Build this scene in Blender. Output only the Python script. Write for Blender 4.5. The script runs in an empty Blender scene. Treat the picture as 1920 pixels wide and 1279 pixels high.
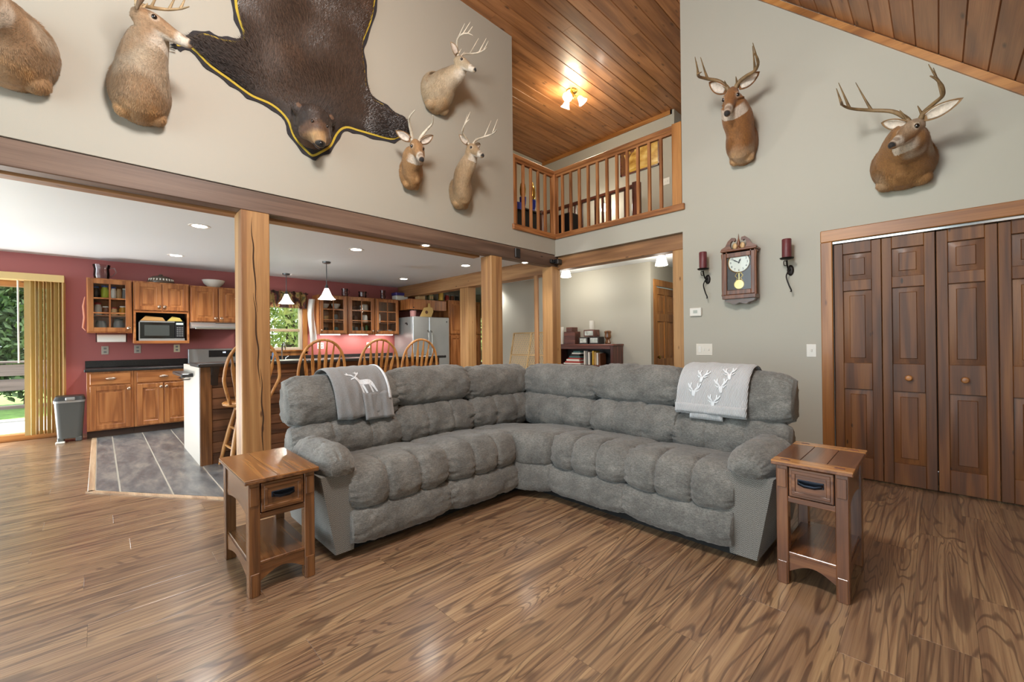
import bpy, bmesh, math, random
import numpy as np
from mathutils import Vector, Matrix, noise, geometry

random.seed(7)
rnd = random.Random(11)
SC = bpy.context.scene
COL = SC.collection
PI = math.pi

# ------------------------------------------------------------------ camera
FPX, IW, IH = 787.0, 1920, 1279
YAW, PITCH, ROLL = (math.radians(a) for a in (45.47, 0.16, -0.6))
CAM = np.array([0.0, 0.0, 1.2])
_fw = np.array([math.cos(YAW) * math.cos(PITCH), math.sin(YAW) * math.cos(PITCH), math.sin(PITCH)])
_rt = np.array([math.sin(YAW), -math.cos(YAW), 0.0])
_up = np.cross(_rt, _fw)
_r2 = _rt * math.cos(ROLL) + _up * math.sin(ROLL)
_u2 = _up * math.cos(ROLL) - _rt * math.sin(ROLL)
cam = bpy.data.cameras.new('camera')
cam.sensor_width = 36.0
cam.lens = FPX / IW * 36.0
cam.clip_start = 0.05
camo = bpy.data.objects.new('camera', cam)
COL.objects.link(camo)
camo.matrix_world = Matrix(((_r2[0], _u2[0], -_fw[0], CAM[0]), (_r2[1], _u2[1], -_fw[1], CAM[1]),
                            (_r2[2], _u2[2], -_fw[2], CAM[2]), (0, 0, 0, 1)))
SC.camera = camo

def ray(x, y):
    return _r2 * ((x - IW / 2) / FPX) - _u2 * ((y - IH / 2) / FPX) + _fw
def onX(x, y, X):
    d = ray(x, y); return Vector(CAM + d * ((X - CAM[0]) / d[0]))
def onY(x, y, Y):
    d = ray(x, y); return Vector(CAM + d * ((Y - CAM[1]) / d[1]))
def onZ(x, y, Z):
    d = ray(x, y); return Vector(CAM + d * ((Z - CAM[2]) / d[2]))

# ------------------------------------------------------------------ light and view
SC.view_settings.view_transform = 'Standard'
SC.view_settings.look = 'None'
SC.view_settings.exposure = 0.55
SC.view_settings.gamma = 1.0
SC.view_settings.use_curve_mapping = False
SC.cycles.use_denoising = True
SC.cycles.max_bounces = 7
SC.cycles.diffuse_bounces = 4
SC.cycles.glossy_bounces = 3
SC.cycles.transmission_bounces = 8
SC.cycles.transparent_max_bounces = 12
SC.cycles.caustics_reflective = False
SC.cycles.caustics_refractive = False
SC.cycles.sample_clamp_indirect = 6.0
SC.cycles.use_adaptive_sampling = True
SC.cycles.adaptive_threshold = 0.03

wd = bpy.data.worlds.new('sky'); SC.world = wd; wd.use_nodes = True
bg = wd.node_tree.nodes['Background']
bg.inputs[0].default_value = (0.80, 0.93, 1.0, 1)
bg.inputs[1].default_value = 2.9

def lamp(name, kind, loc, energy, color=(1, 1, 1), aim=None, **kw):
    l = bpy.data.lights.new(name, kind); l.energy = energy; l.color = color
    for k, v in kw.items(): setattr(l, k, v)
    o = bpy.data.objects.new(name, l); COL.objects.link(o); o.location = loc
    if aim is not None:
        o.rotation_euler = (Vector(aim) - Vector(loc)).to_track_quat('-Z', 'Y').to_euler()
    return o
sun = lamp('sun', 'SUN', (0, 12, 14), 9.0, (1.0, 0.94, 0.84), aim=(-2.2, 8.6, 2.0), angle=0.01)
# low area light added inside the glass door as assumed bounce casting deer shadows
lamp('assumed_door_bounce', 'AREA', (-1.75, 8.2, 0.24), 100, (1.0, 1.0, 1.0), aim=(3.4, 1.6, 2.6), shape='RECTANGLE', size=1.2, size_y=.35)
# soft overhead lamp added out of view to brighten the upper walls evenly
lamp('overhead_fill', 'POINT', (.55, 1.0, 3.75), 230, (1.0, 0.99, 0.96), shadow_soft_size=.3)

# ------------------------------------------------------------------ mesh helpers
def sR(r, g, b):
    f = lambda c: (c / 255 / 12.92) if c / 255 <= 0.04045 else ((c / 255 + 0.055) / 1.055) ** 2.4
    return (f(r), f(g), f(b), 1.0)

class MB:
    def __init__(s): s.v = []; s.f = []
    def add(s, vs, fs):
        o = len(s.v); s.v += [tuple(p) for p in vs]; s.f += [tuple(i + o for i in f) for f in fs]; return s
    def box(s, x0, y0, z0, x1, y1, z1, b=0.0):
        x0, x1 = min(x0, x1), max(x0, x1); y0, y1 = min(y0, y1), max(y0, y1); z0, z1 = min(z0, z1), max(z0, z1)
        if b <= 0:
            return s.add([(x0, y0, z0), (x1, y0, z0), (x1, y1, z0), (x0, y1, z0), (x0, y0, z1), (x1, y0, z1), (x1, y1, z1), (x0, y1, z1)],
                         [(3, 2, 1, 0), (4, 5, 6, 7), (0, 1, 5, 4), (1, 2, 6, 5), (2, 3, 7, 6), (3, 0, 4, 7)])
        b = min(b, (x1 - x0) * .45, (y1 - y0) * .45, (z1 - z0) * .45)
        vs = []; idx = {}
        for ix, X in enumerate((x0, x1)):
            for iy, Y in enumerate((y0, y1)):
                for iz, Z in enumerate((z0, z1)):
                    dx, dy, dz = (b, -b)[ix], (b, -b)[iy], (b, -b)[iz]
                    idx[ix, iy, iz, 0] = len(vs); vs.append((X, Y + dy, Z + dz))
                    idx[ix, iy, iz, 1] = len(vs); vs.append((X + dx, Y, Z + dz))
                    idx[ix, iy, iz, 2] = len(vs); vs.append((X + dx, Y + dy, Z))
        fs = []
        def q(*k): fs.append(tuple(idx[i] for i in k))
        for i in (0, 1):
            a = [(i, 0, 0, 0), (i, 1, 0, 0), (i, 1, 1, 0), (i, 0, 1, 0)]; q(*(a if i else a[::-1]))
            a = [(0, i, 0, 1), (1, i, 0, 1), (1, i, 1, 1), (0, i, 1, 1)]; q(*(a[::-1] if i else a))
            a = [(0, 0, i, 2), (1, 0, i, 2), (1, 1, i, 2), (0, 1, i, 2)]; q(*(a if i else a[::-1]))
        for i in (0, 1):
            for j in (0, 1):
                fl = i ^ j
                a = [(0, i, j, 1), (1, i, j, 1), (1, i, j, 2), (0, i, j, 2)]; q(*(a if fl else a[::-1]))
                a = [(i, 0, j, 0), (i, 1, j, 0), (i, 1, j, 2), (i, 0, j, 2)]; q(*(a[::-1] if fl else a))
                a = [(i, j, 0, 0), (i, j, 1, 0), (i, j, 1, 1), (i, j, 0, 1)]; q(*(a if fl else a[::-1]))
                for k in (0, 1):
                    a = [(i, j, k, 0), (i, j, k, 1), (i, j, k, 2)]; q(*(a if (i ^ j ^ k) else a[::-1]))
        return s.add(vs, fs)
    def lathe(s, prof, c=(0, 0, 0), n=24, axis='z', cap=True):
        vs = []; fs = []
        for (r, h) in prof:
            for k in range(n):
                a = 2 * PI * k / n; x, y = r * math.cos(a), r * math.sin(a)
                p = (x, y, h) if axis == 'z' else ((h, x, y) if axis == 'x' else (y, h, x))
                vs.append((c[0] + p[0], c[1] + p[1], c[2] + p[2]))
        m = len(prof)
        for i in range(m - 1):
            for k in range(n):
                fs.append((i * n + k, i * n + (k + 1) % n, (i + 1) * n + (k + 1) % n, (i + 1) * n + k))
        if cap:
            fs.append(tuple(range(n))[::-1]); fs.append(tuple((m - 1) * n + k for k in range(n)))
        return s.add(vs, fs)
    def tube(s, pts, r, n=8, cap=True, sq=(1, 1), up=None):
        pts = [Vector(p) for p in pts]; m = len(pts)
        rs = [r] * m if not hasattr(r, '__len__') else list(r)
        t0 = (pts[1] - pts[0]).normalized()
        u = Vector(up) if up is not None else (Vector((0, 0, 1)) if abs(t0.z) < .9 else Vector((1, 0, 0)))
        vs = []; fs = []
        for i in range(m):
            t = (pts[min(i + 1, m - 1)] - pts[max(i - 1, 0)])
            if t.length < 1e-9: t = t0.copy()
            t.normalize()
            u = u - t * u.dot(t)
            if u.length < 1e-6: u = t.orthogonal()
            u.normalize(); w = t.cross(u)
            for k in range(n):
                a = 2 * PI * k / n + PI / n
                vs.append(pts[i] + u * (math.cos(a) * rs[i] * sq[0]) + w * (math.sin(a) * rs[i] * sq[1]))
        for i in range(m - 1):
            for k in range(n):
                fs.append((i * n + k, i * n + (k + 1) % n, (i + 1) * n + (k + 1) % n, (i + 1) * n + k))
        if cap:
            fs.append(tuple(range(n))[::-1]); fs.append(tuple((m - 1) * n + k for k in range(n)))
        return s.add(vs, fs)
    def prism(s, poly, a, b, axis='z'):
        # poly: 2D points; axis z -> (x,y), x -> (y,z), y -> (x,z)
        mp = {'z': lambda p, h: (p[0], p[1], h), 'x': lambda p, h: (h, p[0], p[1]), 'y': lambda p, h: (p[0], h, p[1])}[axis]
        n = len(poly); vs = [mp(p, a) for p in poly] + [mp(p, b) for p in poly]
        fs = [tuple(range(n))[::-1], tuple(range(n, 2 * n))]
        fs += [(i, (i + 1) % n, n + (i + 1) % n, n + i) for i in range(n)]
        return s.add(vs, fs)
    def ball(s, c, r, n=16, m=10, R=None):
        r = (r, r, r) if not hasattr(r, '__len__') else r
        vs = []; fs = []
        for i in range(m + 1):
            th = PI * i / m
            for k in range(n):
                a = 2 * PI * k / n
                p = Vector((r[0] * math.sin(th) * math.cos(a), r[1] * math.sin(th) * math.sin(a), r[2] * math.cos(th)))
                if R is not None: p = R @ p
                vs.append(p + Vector(c))
        for i in range(m):
            for k in range(n):
                fs.append((i * n + k, (i + 1) * n + k, (i + 1) * n + (k + 1) % n, i * n + (k + 1) % n))
        return s.add(vs, fs)
    def xf(s, M):
        s.v = [tuple(M @ Vector(p)) for p in s.v]; return s

def mesh_of(name, mb, smooth=35, fix=True):
    me = bpy.data.meshes.new(name); me.from_pydata(mb.v, [], mb.f); me.update()
    if fix:
        bm = bmesh.new(); bm.from_mesh(me)
        bmesh.ops.remove_doubles(bm, verts=bm.verts, dist=1e-6)
        bmesh.ops.recalc_face_normals(bm, faces=bm.faces); bm.to_mesh(me); bm.free()
    if smooth:
        me.shade_smooth()
        if smooth < 180: me.set_sharp_from_angle(angle=math.radians(smooth))
    return me

def pick(mat, me, axis=None):
    if isinstance(mat, dict):
        if axis is None:
            co = np.array([v.co for v in me.vertices]); d = co.max(0) - co.min(0); axis = 'XYZ'[int(np.argmax(d))]
        return mat[axis]
    return mat

def obj(name, mb, mat, parent=None, loc=None, smooth=35, axis=None, fix=True):
    me = mb if isinstance(mb, bpy.types.Mesh) else mesh_of(name, mb, smooth, fix)
    if not me.materials: me.materials.append(pick(mat, me, axis))
    o = bpy.data.objects.new(name, me); COL.objects.link(o)
    if parent is not None: o.parent = parent
    if loc is not None: o.location = loc
    return o
def tag(o, label=None, cat=None, group=None, kind=None):
    if label: o['label'] = label
    if cat: o['category'] = cat
    if group: o['group'] = group
    if kind: o['kind'] = kind
    return o
def thing(name, label, cat, loc=(0, 0, 0), rz=0, group=None):
    o = bpy.data.objects.new(name, None); COL.objects.link(o); o.empty_display_size = .1
    o.location = loc; o.rotation_euler = (0, 0, rz)
    return tag(o, label, cat, group)
def struct(name, mb, mat, label=None, smooth=35, axis=None):
    return tag(obj(name, mb, mat, smooth=smooth, axis=axis), label, None, None, 'structure')
def copy_tree(o, parent=None, label=None, loc=None, rz=None):
    c = o.copy(); COL.objects.link(c); c.parent = parent
    if label: c['label'] = label
    if loc is not None: c.location = loc
    if rz is not None: c.rotation_euler = (0, 0, rz)
    for ch in list(o.children): copy_tree(ch, c)
    return c
def B(*a, b=0.0): return MB().box(*a, b=b)

# ------------------------------------------------------------------ materials
class NT:
    def __init__(s, name):
        s.m = bpy.data.materials.new(name); s.m.use_nodes = True; s.t = s.m.node_tree
        s.b = s.t.nodes['Principled BSDF']
    def n(s, ty, **kw):
        nd = s.t.nodes.new('ShaderNode' + ty)
        for k, v in kw.items():
            if hasattr(nd, k): setattr(nd, k, v)
        return nd
    def L(s, a, b): s.t.links.new(a, b)
    def math(s, op, a, b=None, clamp=False):
        nd = s.n('Math', operation=op); nd.use_clamp = clamp
        for i, v in enumerate((a, b)):
            if v is None: continue
            if isinstance(v, (int, float)): nd.inputs[i].default_value = v
            else: s.L(v, nd.inputs[i])
        return nd.outputs[0]
    def noise(s, vec, scale, detail=3, rough=.5, dist=0):
        nd = s.n('TexNoise'); nd.inputs['Scale'].default_value = scale; nd.inputs['Detail'].default_value = detail
        nd.inputs['Roughness'].default_value = rough; nd.inputs['Distortion'].default_value = dist
        if vec is not None: s.L(vec, nd.inputs['Vector'])
        return nd.outputs['Fac']
    def ramp(s, fac, stops, interp='LINEAR'):
        nd = s.n('ValToRGB'); cr = nd.color_ramp; cr.interpolation = interp
        while len(cr.elements) < len(stops): cr.elements.new(0.5)
        for e, (p, c) in zip(cr.elements, stops): e.position = p; e.color = c
        s.L(fac, nd.inputs[0]); return nd.outputs[0]
    def mix(s, fac, a, b, mode='MIX'):
        nd = s.n('Mix', data_type='RGBA', blend_type=mode)
        for i, v in ((0, fac), (6, a), (7, b)):
            if isinstance(v, (int, float)): nd.inputs[i].default_value = v
            elif isinstance(v, tuple): nd.inputs[i].default_value = v
            else: s.L(v, nd.inputs[i])
        return nd.outputs[2]
    def mapping(s, vec, scale=(1, 1, 1), loc=None):
        nd = s.n('Mapping'); nd.inputs['Scale'].default_value = scale
        if vec is not None: s.L(vec, nd.inputs['Vector'])
        return nd.outputs[0]
    def vadd(s, a, b):
        nd = s.n('VectorMath', operation='ADD'); s.L(a, nd.inputs[0]); s.L(b, nd.inputs[1]); return nd.outputs[0]
    def bump(s, h, strength=.3, dist=.01):
        nd = s.n('Bump'); nd.inputs['Strength'].default_value = strength; nd.inputs['Distance'].default_value = dist
        s.L(h, nd.inputs['Height']); s.L(nd.outputs[0], s.b.inputs['Normal'])
    def objrand(s):
        tc = s.n('TexCoord').outputs['Object']; r = s.n('ObjectInfo').outputs['Random']
        cx = s.n('CombineXYZ')
        for i, k in enumerate((37.0, 91.0, 53.0)): s.L(s.math('MULTIPLY', r, k), cx.inputs[i])
        return s.vadd(tc, cx.outputs[0]), r, tc

def pbr(name, col, rough=.5, metal=0, bump=None, sheen=0, coat=0, trans=0, emit=None, vary=None, ior=None):
    t = NT(name); b = t.b
    b.inputs['Base Color'].default_value = col; b.inputs['Roughness'].default_value = rough; b.inputs['Metallic'].default_value = metal
    if sheen: b.inputs['Sheen Weight'].default_value = sheen; b.inputs['Sheen Roughness'].default_value = .5
    if coat: b.inputs['Coat Weight'].default_value = coat; b.inputs['Coat Roughness'].default_value = .12
    if trans: b.inputs['Transmission Weight'].default_value = trans
    if ior: b.inputs['IOR'].default_value = ior
    if emit: b.inputs['Emission Color'].default_value = emit[0]; b.inputs['Emission Strength'].default_value = emit[1]
    if bump or vary:
        tc = t.n('TexCoord').outputs['Object']
        if bump: t.bump(t.noise(tc, bump[0], 4), bump[1], .01)
        if vary:
            f = t.noise(tc, vary[0], 4)
            lo = tuple(c * (1 - vary[1]) for c in col[:3]) + (1,); hi = tuple(min(1, c * (1 + vary[1])) for c in col[:3]) + (1,)
            t.L(t.ramp(f, [(.3, lo), (.7, hi)]), b.inputs['Base Color'])
    return t.m

def wood(name, dark, mid, light, rough=.42, along=.7, across=7.0, freq=14, knots=0.0, coat=0.0, tint=.12, line=.35, fine=.25, bump=.08):
    out = {}
    for ax in 'XYZ':
        t = NT(name + '_' + ax.lower()); b = t.b
        vec, r, tc = t.objrand()
        def sc(a, c): return tuple(a if k == ax else c for k in 'XYZ')
        v1 = t.mapping(vec, sc(along, across))
        n1 = t.noise(v1, 1.0, 2.5, .5, .35)
        band = t.math('ADD', t.math('MULTIPLY', t.math('SINE', t.math('MULTIPLY', n1, freq * 2.2)), .5), .5)
        n3 = t.noise(t.mapping(vec, sc(along * 1.3, across * 2.6)), 1.0, 4, .55)
        fac = t.math('ADD', t.math('MULTIPLY', band, line), t.math('MULTIPLY', n3, 1 - line))
        base = t.ramp(fac, [(.22, sR(*dark)), (.5, sR(*mid)), (.76, sR(*light))])
        fg = t.noise(t.mapping(vec, sc(4.0, 170.0)), 1.0, 2, .6)
        col = t.mix(fine, base, t.ramp(fg, [(.35, (.35, .32, .3, 1)), (.6, (1, 1, 1, 1))]), 'MULTIPLY')
        if knots:
            vo = t.n('TexVoronoi'); vo.inputs['Scale'].default_value = 1.0; vo.inputs['Randomness'].default_value = 1.0
            t.L(t.mapping(vec, sc(2.8, 8.5)), vo.inputs['Vector'])
            k = t.ramp(vo.outputs['Distance'], [(.05, (1, 1, 1, 1)), (.05 + .13 * knots, (0, 0, 0, 1))])
            col = t.mix(k, col, tuple(c * .5 for c in sR(*dark)[:3]) + (1,))
        hv = t.n('HueSaturation'); t.L(col, hv.inputs['Color'])
        t.L(t.math('ADD', t.math('MULTIPLY', r, 2 * tint), 1 - tint), hv.inputs['Value'])
        t.L(hv.outputs[0], b.inputs['Base Color'])
        b.inputs['Roughness'].default_value = rough
        if coat: b.inputs['Coat Weight'].default_value = coat; b.inputs['Coat Roughness'].default_value = .15
        t.bump(fg, bump, .004)
        out[ax] = t.m
    return out

def floor_mat():
    t = NT('acacia_floor'); b = t.b; vec, r, tc = t.objrand()
    n1 = t.noise(t.mapping(vec, (.55, 5.2, 1)), 1.0, 2.5, .5, .9)
    band = t.math('SINE', t.math('MULTIPLY', n1, 95))
    lines = t.ramp(band, [(.45, (0, 0, 0, 1)), (.97, (1, 1, 1, 1))])
    st = t.noise(t.mapping(vec, (1.0, 95, 1)), 1.0, 5, .6, .3)
    sw = t.noise(t.mapping(vec, (1.0, 26, 1)), 1.0, 4, .6, .6)
    f = t.math('ADD', t.math('MULTIPLY', st, .5), t.math('MULTIPLY', sw, .5))
    c = t.ramp(f, [(.34, sR(96, 70, 50)), (.44, sR(134, 101, 71)), (.54, sR(164, 130, 92)), (.68, sR(190, 158, 114))])
    lo = t.noise(t.mapping(vec, (.7, 7, 1)), 1.0, 3, .5)
    c = t.mix(t.ramp(lo, [(.45, (0, 0, 0, 1)), (.75, (.75, .75, .75, 1))]), c, sR(126, 94, 72))
    c = t.mix(t.math('MULTIPLY', lines, .62), c, sR(76, 53, 42))
    hv = t.n('HueSaturation'); t.L(c, hv.inputs['Color']); t.L(t.math('ADD', t.math('MULTIPLY', r, .18), .80), hv.inputs['Value']); hv.inputs['Saturation'].default_value = .93
    t.L(hv.outputs[0], b.inputs['Base Color']); b.inputs['Roughness'].default_value = .3
    b.inputs['Coat Weight'].default_value = .35; b.inputs['Coat Roughness'].default_value = .16
    t.bump(st, .03, .003); return {'X': t.m, 'Y': t.m, 'Z': t.m}
W_FLOOR = floor_mat()
W_BEAMG = wood('sheen_greyed_beam', (78, 60, 49), (108, 85, 71), (126, 102, 86), rough=.5, along=.35, across=6, freq=8, knots=.35, tint=.04, line=.35)  # cool window sheen on the beam face is mixed into this greyed wood colour
W_PINE = wood('pine_board', (126, 80, 46), (164, 109, 65), (184, 128, 82), rough=.4, along=.6, across=6, freq=9, knots=.8, coat=.12, tint=.13, line=.3)
W_BEAM = wood('fir_beam', (124, 84, 52), (162, 116, 74), (184, 140, 94), rough=.55, along=.35, across=6, freq=8, knots=.35, tint=.04, line=.35)
W_POST = wood('fir_post', (132, 88, 52), (168, 122, 74), (190, 146, 94), rough=.55, along=.3, across=7, freq=7, knots=.4, tint=.05, line=.35)
W_DOOR = wood('stained_door', (76, 43, 16), (107, 63, 26), (128, 81, 36), rough=.5, along=.5, across=7, freq=10, knots=.25, coat=.05, tint=.06, line=.35)
W_TRIM = wood('pine_trim', (128, 78, 34), (170, 112, 56), (192, 134, 74), rough=.4, along=.4, across=6, freq=8, knots=.5, coat=.2, tint=.06)
W_CAB = wood('oak_cabinet', (136, 78, 38), (174, 108, 58), (192, 128, 74), rough=.36, along=.6, across=7, freq=12, coat=.25, tint=.06, line=.35)
W_STOOL = wood('oak_stool', (150, 94, 44), (190, 130, 68), (208, 152, 90), rough=.35, along=1.5, across=14, freq=8, coat=.3, tint=.04)
W_TABTOPL = wood('oak_table_top', (118, 76, 38), (148, 98, 50), (166, 116, 62), rough=.24, along=1.0, across=12, freq=10, coat=.45, tint=.03)
W_TAB = wood('oak_table', (84, 54, 32), (110, 72, 42), (130, 88, 52), rough=.26, along=1.0, across=12, freq=10, coat=.45, tint=.06)
W_TABR = wood('cherry_table', (88, 52, 29), (114, 70, 40), (132, 86, 52), rough=.26, along=1.0, across=12, freq=10, coat=.4, tint=.06)
W_TABTOP = wood('table_top_rail', (150, 98, 46), (182, 126, 64), (200, 146, 82), rough=.26, along=1.0, across=12, freq=10, coat=.45, tint=.03)
W_RAIL = wood('rail_wood', (120, 72, 38), (164, 106, 60), (190, 132, 82), rough=.42, along=1.0, across=12, freq=8, tint=.12)
W_DARK = wood('dark_cherry', (66, 32, 24), (98, 52, 40), (122, 68, 52), rough=.35, along=1, across=10, freq=9, coat=.3, tint=.08)
W_ISL = wood('island_plank', (70, 44, 28), (104, 68, 44), (128, 86, 56), rough=.5, along=.8, across=9, freq=8, tint=.16)
W_GATE = wood('gate_slat', (176, 140, 90), (206, 174, 124), (222, 194, 148), rough=.5, along=1, across=14, freq=6)

M_WALL = pbr('greige_paint', sR(175, 171, 158), .55, bump=(180, .03))
M_CEIL = pbr('white_ceiling', sR(222, 227, 229), .55, bump=(220, .03))
M_RED = pbr('red_paint', sR(170, 98, 96), .5, bump=(180, .03))
M_DARKGAP = pbr('dark_gap', sR(22, 18, 15), .8)
M_BLACK = pbr('black_plastic', sR(26, 26, 28), .35)
M_IRON = pbr('black_iron', sR(34, 28, 25), .45, .6)
M_WHITE = pbr('white_plastic', sR(228, 226, 218), .4)
M_CREAM = pbr('cream_plastic', sR(226, 214, 180), .4)
M_STEEL = pbr('brushed_steel', sR(184, 186, 186), .3, .6, vary=(1.2, .12))
M_STEELD = pbr('dark_steel', sR(96, 99, 100), .3, .8)
M_CHROME = pbr('chrome', sR(215, 215, 212), .12, 1)
M_BRASS = pbr('brass', sR(196, 160, 84), .22, 1)
M_NICKEL = pbr('copper_nickel_pull', sR(214, 190, 170), .25, 1)
def glass_mat(name, tint=(1, 1, 1, 1), a=.6):
    t = NT(name); tr = t.n('BsdfTransparent'); tr.inputs[0].default_value = tint
    gl = t.n('BsdfGlossy'); gl.inputs['Roughness'].default_value = .03
    fr = t.n('Fresnel'); fr.inputs[0].default_value = 1.45
    mx = t.n('MixShader'); t.L(t.math('MULTIPLY', fr.outputs[0], a), mx.inputs[0]); t.L(tr.outputs[0], mx.inputs[1]); t.L(gl.outputs[0], mx.inputs[2])
    t.L(mx.outputs[0], t.t.nodes['Material Output'].inputs[0]); return t.m
M_GLASS = glass_mat('window_glass')
M_GLASSWARE = glass_mat('clear_glassware', (.84, .8, .8, 1), 1.1)
M_LAMP = pbr('lit_shade', sR(255, 246, 228), .4, emit=((1, .92, .78, 1), 9.0))
M_BULB = pbr('lit_disc', sR(255, 248, 232), .4, emit=((1, .93, .8, 1), 14.0))
M_STRIPL = pbr('lit_strip', sR(255, 240, 228), .4, emit=((1, .86, .78, 1), 10.0))
# ------------------------------------------------------------------ the setting
X2, Y1, ZC = 4.62, 3.80, 5.12          # gable wall plane, beam wall plane, flat ceiling
ZK, YK, X3, XH = 2.42, 8.30, 6.95, 6.05   # low ceiling, kitchen back wall, loft back wall, hall wall
XL, YB = -3.6, -1.25                    # open glazed gable behind the camera / knee wall

# floor: planks are parts of it
floor = struct('floor', B(XL, YB, -.12, 7.6, YK + .15, -.0095), pbr('subfloor', sR(58, 40, 28), .7), 'wide plank wood laminate floor')
PW, PL = .192, 1.26
plank_me = mesh_of('plank', B(-PL / 2 + .0003, -PW / 2 + .0003, -.009, PL / 2 - .0003, PW / 2 - .0003, 0, b=.0005), smooth=0)
plank_me.materials.append(W_FLOOR['X'])
def in_tile(x, y):
    return x > -.02 and y > 3.9 and (y - 4.93) > -(x + .06) * 1.36
row = 0
y = YB + PW / 2
while y < YK:
    x = XL + PL / 2 - (row * .47 % PL) + rnd.uniform(-.12, .12)
    while x < X2 + PL:
        hid = y > 4.05 and x - PL / 2 > .0 and (y > 5.05 or x - PL / 2 > .75)
        if x + PL / 2 > XL and not hid and not (y < -.6 and x < .3) and x - PL / 2 < X2 + .1:
            o = obj('plank', plank_me, None, floor, (x, y, 0))
            if rnd.random() < .5: o.rotation_euler = (0, 0, PI)
        x += PL
    y += PW; row += 1

# slate-look tile strips of the kitchen with pale grout and a wood edge strip
t = NT('slate_tile'); vec, r_, tc = t.objrand()
n1 = t.noise(t.mapping(vec, (5.5, 1.6, 1)), 1.6, 6, .6, .6)
n2 = t.noise(t.mapping(vec, (14, 4, 1)), 2.0, 5, .6)
f_ = t.math('ADD', t.math('MULTIPLY', n1, .7), t.math('MULTIPLY', n2, .3))
t.L(t.ramp(f_, [(.32, sR(70, 72, 76)), (.48, sR(104, 106, 108)), (.6, sR(132, 130, 126)), (.72, sR(158, 152, 144))]), t.b.inputs['Base Color'])
t.b.inputs['Roughness'].default_value = .3; t.bump(f_, .15, .01)
M_TILE = t.m
M_GROUT = pbr('pale_grout', sR(186, 180, 168), .8)
tile_floor = struct('tile_floor', MB().prism([(-.06, 7.78), (-.06, 4.93), (.72, 3.87), (4.7, 3.87), (4.7, 7.78)], -.003, .003), M_GROUT, 'slate grey tiled kitchen floor with pale grout')
gx = [-.03] + [.118 + .301 * k for k in range(16)]
for a, b2 in zip(gx[:-1], gx[1:]):
    ya = lambda xx: max(3.9, 4.93 - (xx + .06) * 1.36 + .05)
    p = [(a + .006, ya(a)), (b2 - .006, ya(b2)), (b2 - .006, 7.76), (a + .006, 7.76)]
    obj('tile', MB().prism(p, .002, .0065), M_TILE, tile_floor, smooth=0)
st = B(-.075, 4.9, 0, -.03, 7.76, .009, b=.003)
W_STRIP = wood('edge_strip_wood', (150, 120, 92), (184, 152, 120), (204, 176, 144), rough=.4, along=.6, across=9, freq=8)
obj('edge_strip', st, W_STRIP, tile_floor)
mb = MB(); d = Vector((.78, -1.06, 0)).normalized(); nn = Vector((d.y, -d.x, 0)) * .02
p0, p1 = Vector((-.07, 4.93, 0)), Vector((.72, 3.87, 0))
mb.prism([tuple((p0 + nn)[:2]), tuple((p1 + nn)[:2]), tuple((p1 - nn)[:2]), tuple((p0 - nn)[:2])], 0, .009)
obj('edge_strip', mb, W_STRIP, tile_floor, axis='Y')
obj('edge_strip', B(.71, 3.85, 0, 4.6, 3.89, .009, b=.003), W_TRIM, tile_floor)

# beam wall: upper plaster, beam, posts
struct('wall_back', MB().box(XL, Y1, 2.43, 3.79, Y1 + .16, ZC + .05).box(3.79, Y1, 2.43, X2, Y1 + .16, 2.66), M_WALL, 'tall greige wall above the long timber beam')
beam = struct('trim_1', B(XL, Y1 + .012, 2.262, X2 + .2, Y1 + .13, 2.43, b=.006), W_BEAMG, 'long timber beam across the kitchen opening')
obj('backing_board', B(XL, Y1 + .155, 2.25, 3.35, Y1 + .27, ZK, b=.005), W_BEAM, beam)
obj('groove', B(XL, Y1 + .12, 2.285, 4.5, Y1 + .16, ZK), pbr('beam_shadow_gap', sR(92, 54, 26), .7), beam)
def post(n, x0, y0, x1, y1, z1, lab, crack=True, z0=0):
    p = struct(n, B(x0, y0, z0, x1, y1, z1, b=.006), W_POST, lab)
    if crack:
        mb = MB(); cx = x0 + (x1 - x0) * .46; pts = []
        z = z1 - .05; k = 0
        while z > z0 + .1:
            pts.append((cx + .018 * math.sin(z * 2.1) + .004 * math.sin(z * 23) + (z1 - z) * .018, y0 - .0008, z)); z -= .03
        for i0 in range(0, len(pts) - 22, 20):
            seg = pts[i0:i0 + 26]; m_ = len(seg)
            mb.tube([(q[0] - .014 * (i0 // 20 % 2) + .004 * noise.noise((q[2] * 9, i0, 0)), q[1], q[2]) for q in seg], [.0006 + .0055 * math.sin(PI * i / (m_ - 1)) for i in range(m_)], 6, sq=(1, .3), up=(1, 0, 0))
        obj('drying_crack', mb, pbr('crack_brown', sR(62, 40, 24), .9), p)
    return p
post('trim_2', .790, Y1 + .004, .992, Y1 + .21, 2.262, 'square timber post with a long drying crack behind the sofa')
post('trim_3', 3.40, Y1 + .004, 3.585, Y1 + .20, 2.262, 'square timber post nearest the baby gate', False)
post('trim_4', 4.545, Y1 + .004, 4.73, Y1 + .19, 2.262, 'square timber corner post beside the bookshelf', False)
obj('edge_board', B(4.64, Y1 + .36, 0, 4.665, Y1 + .44, 2.19, b=.004), W_BEAM, bpy.data.objects['trim_4'])

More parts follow.
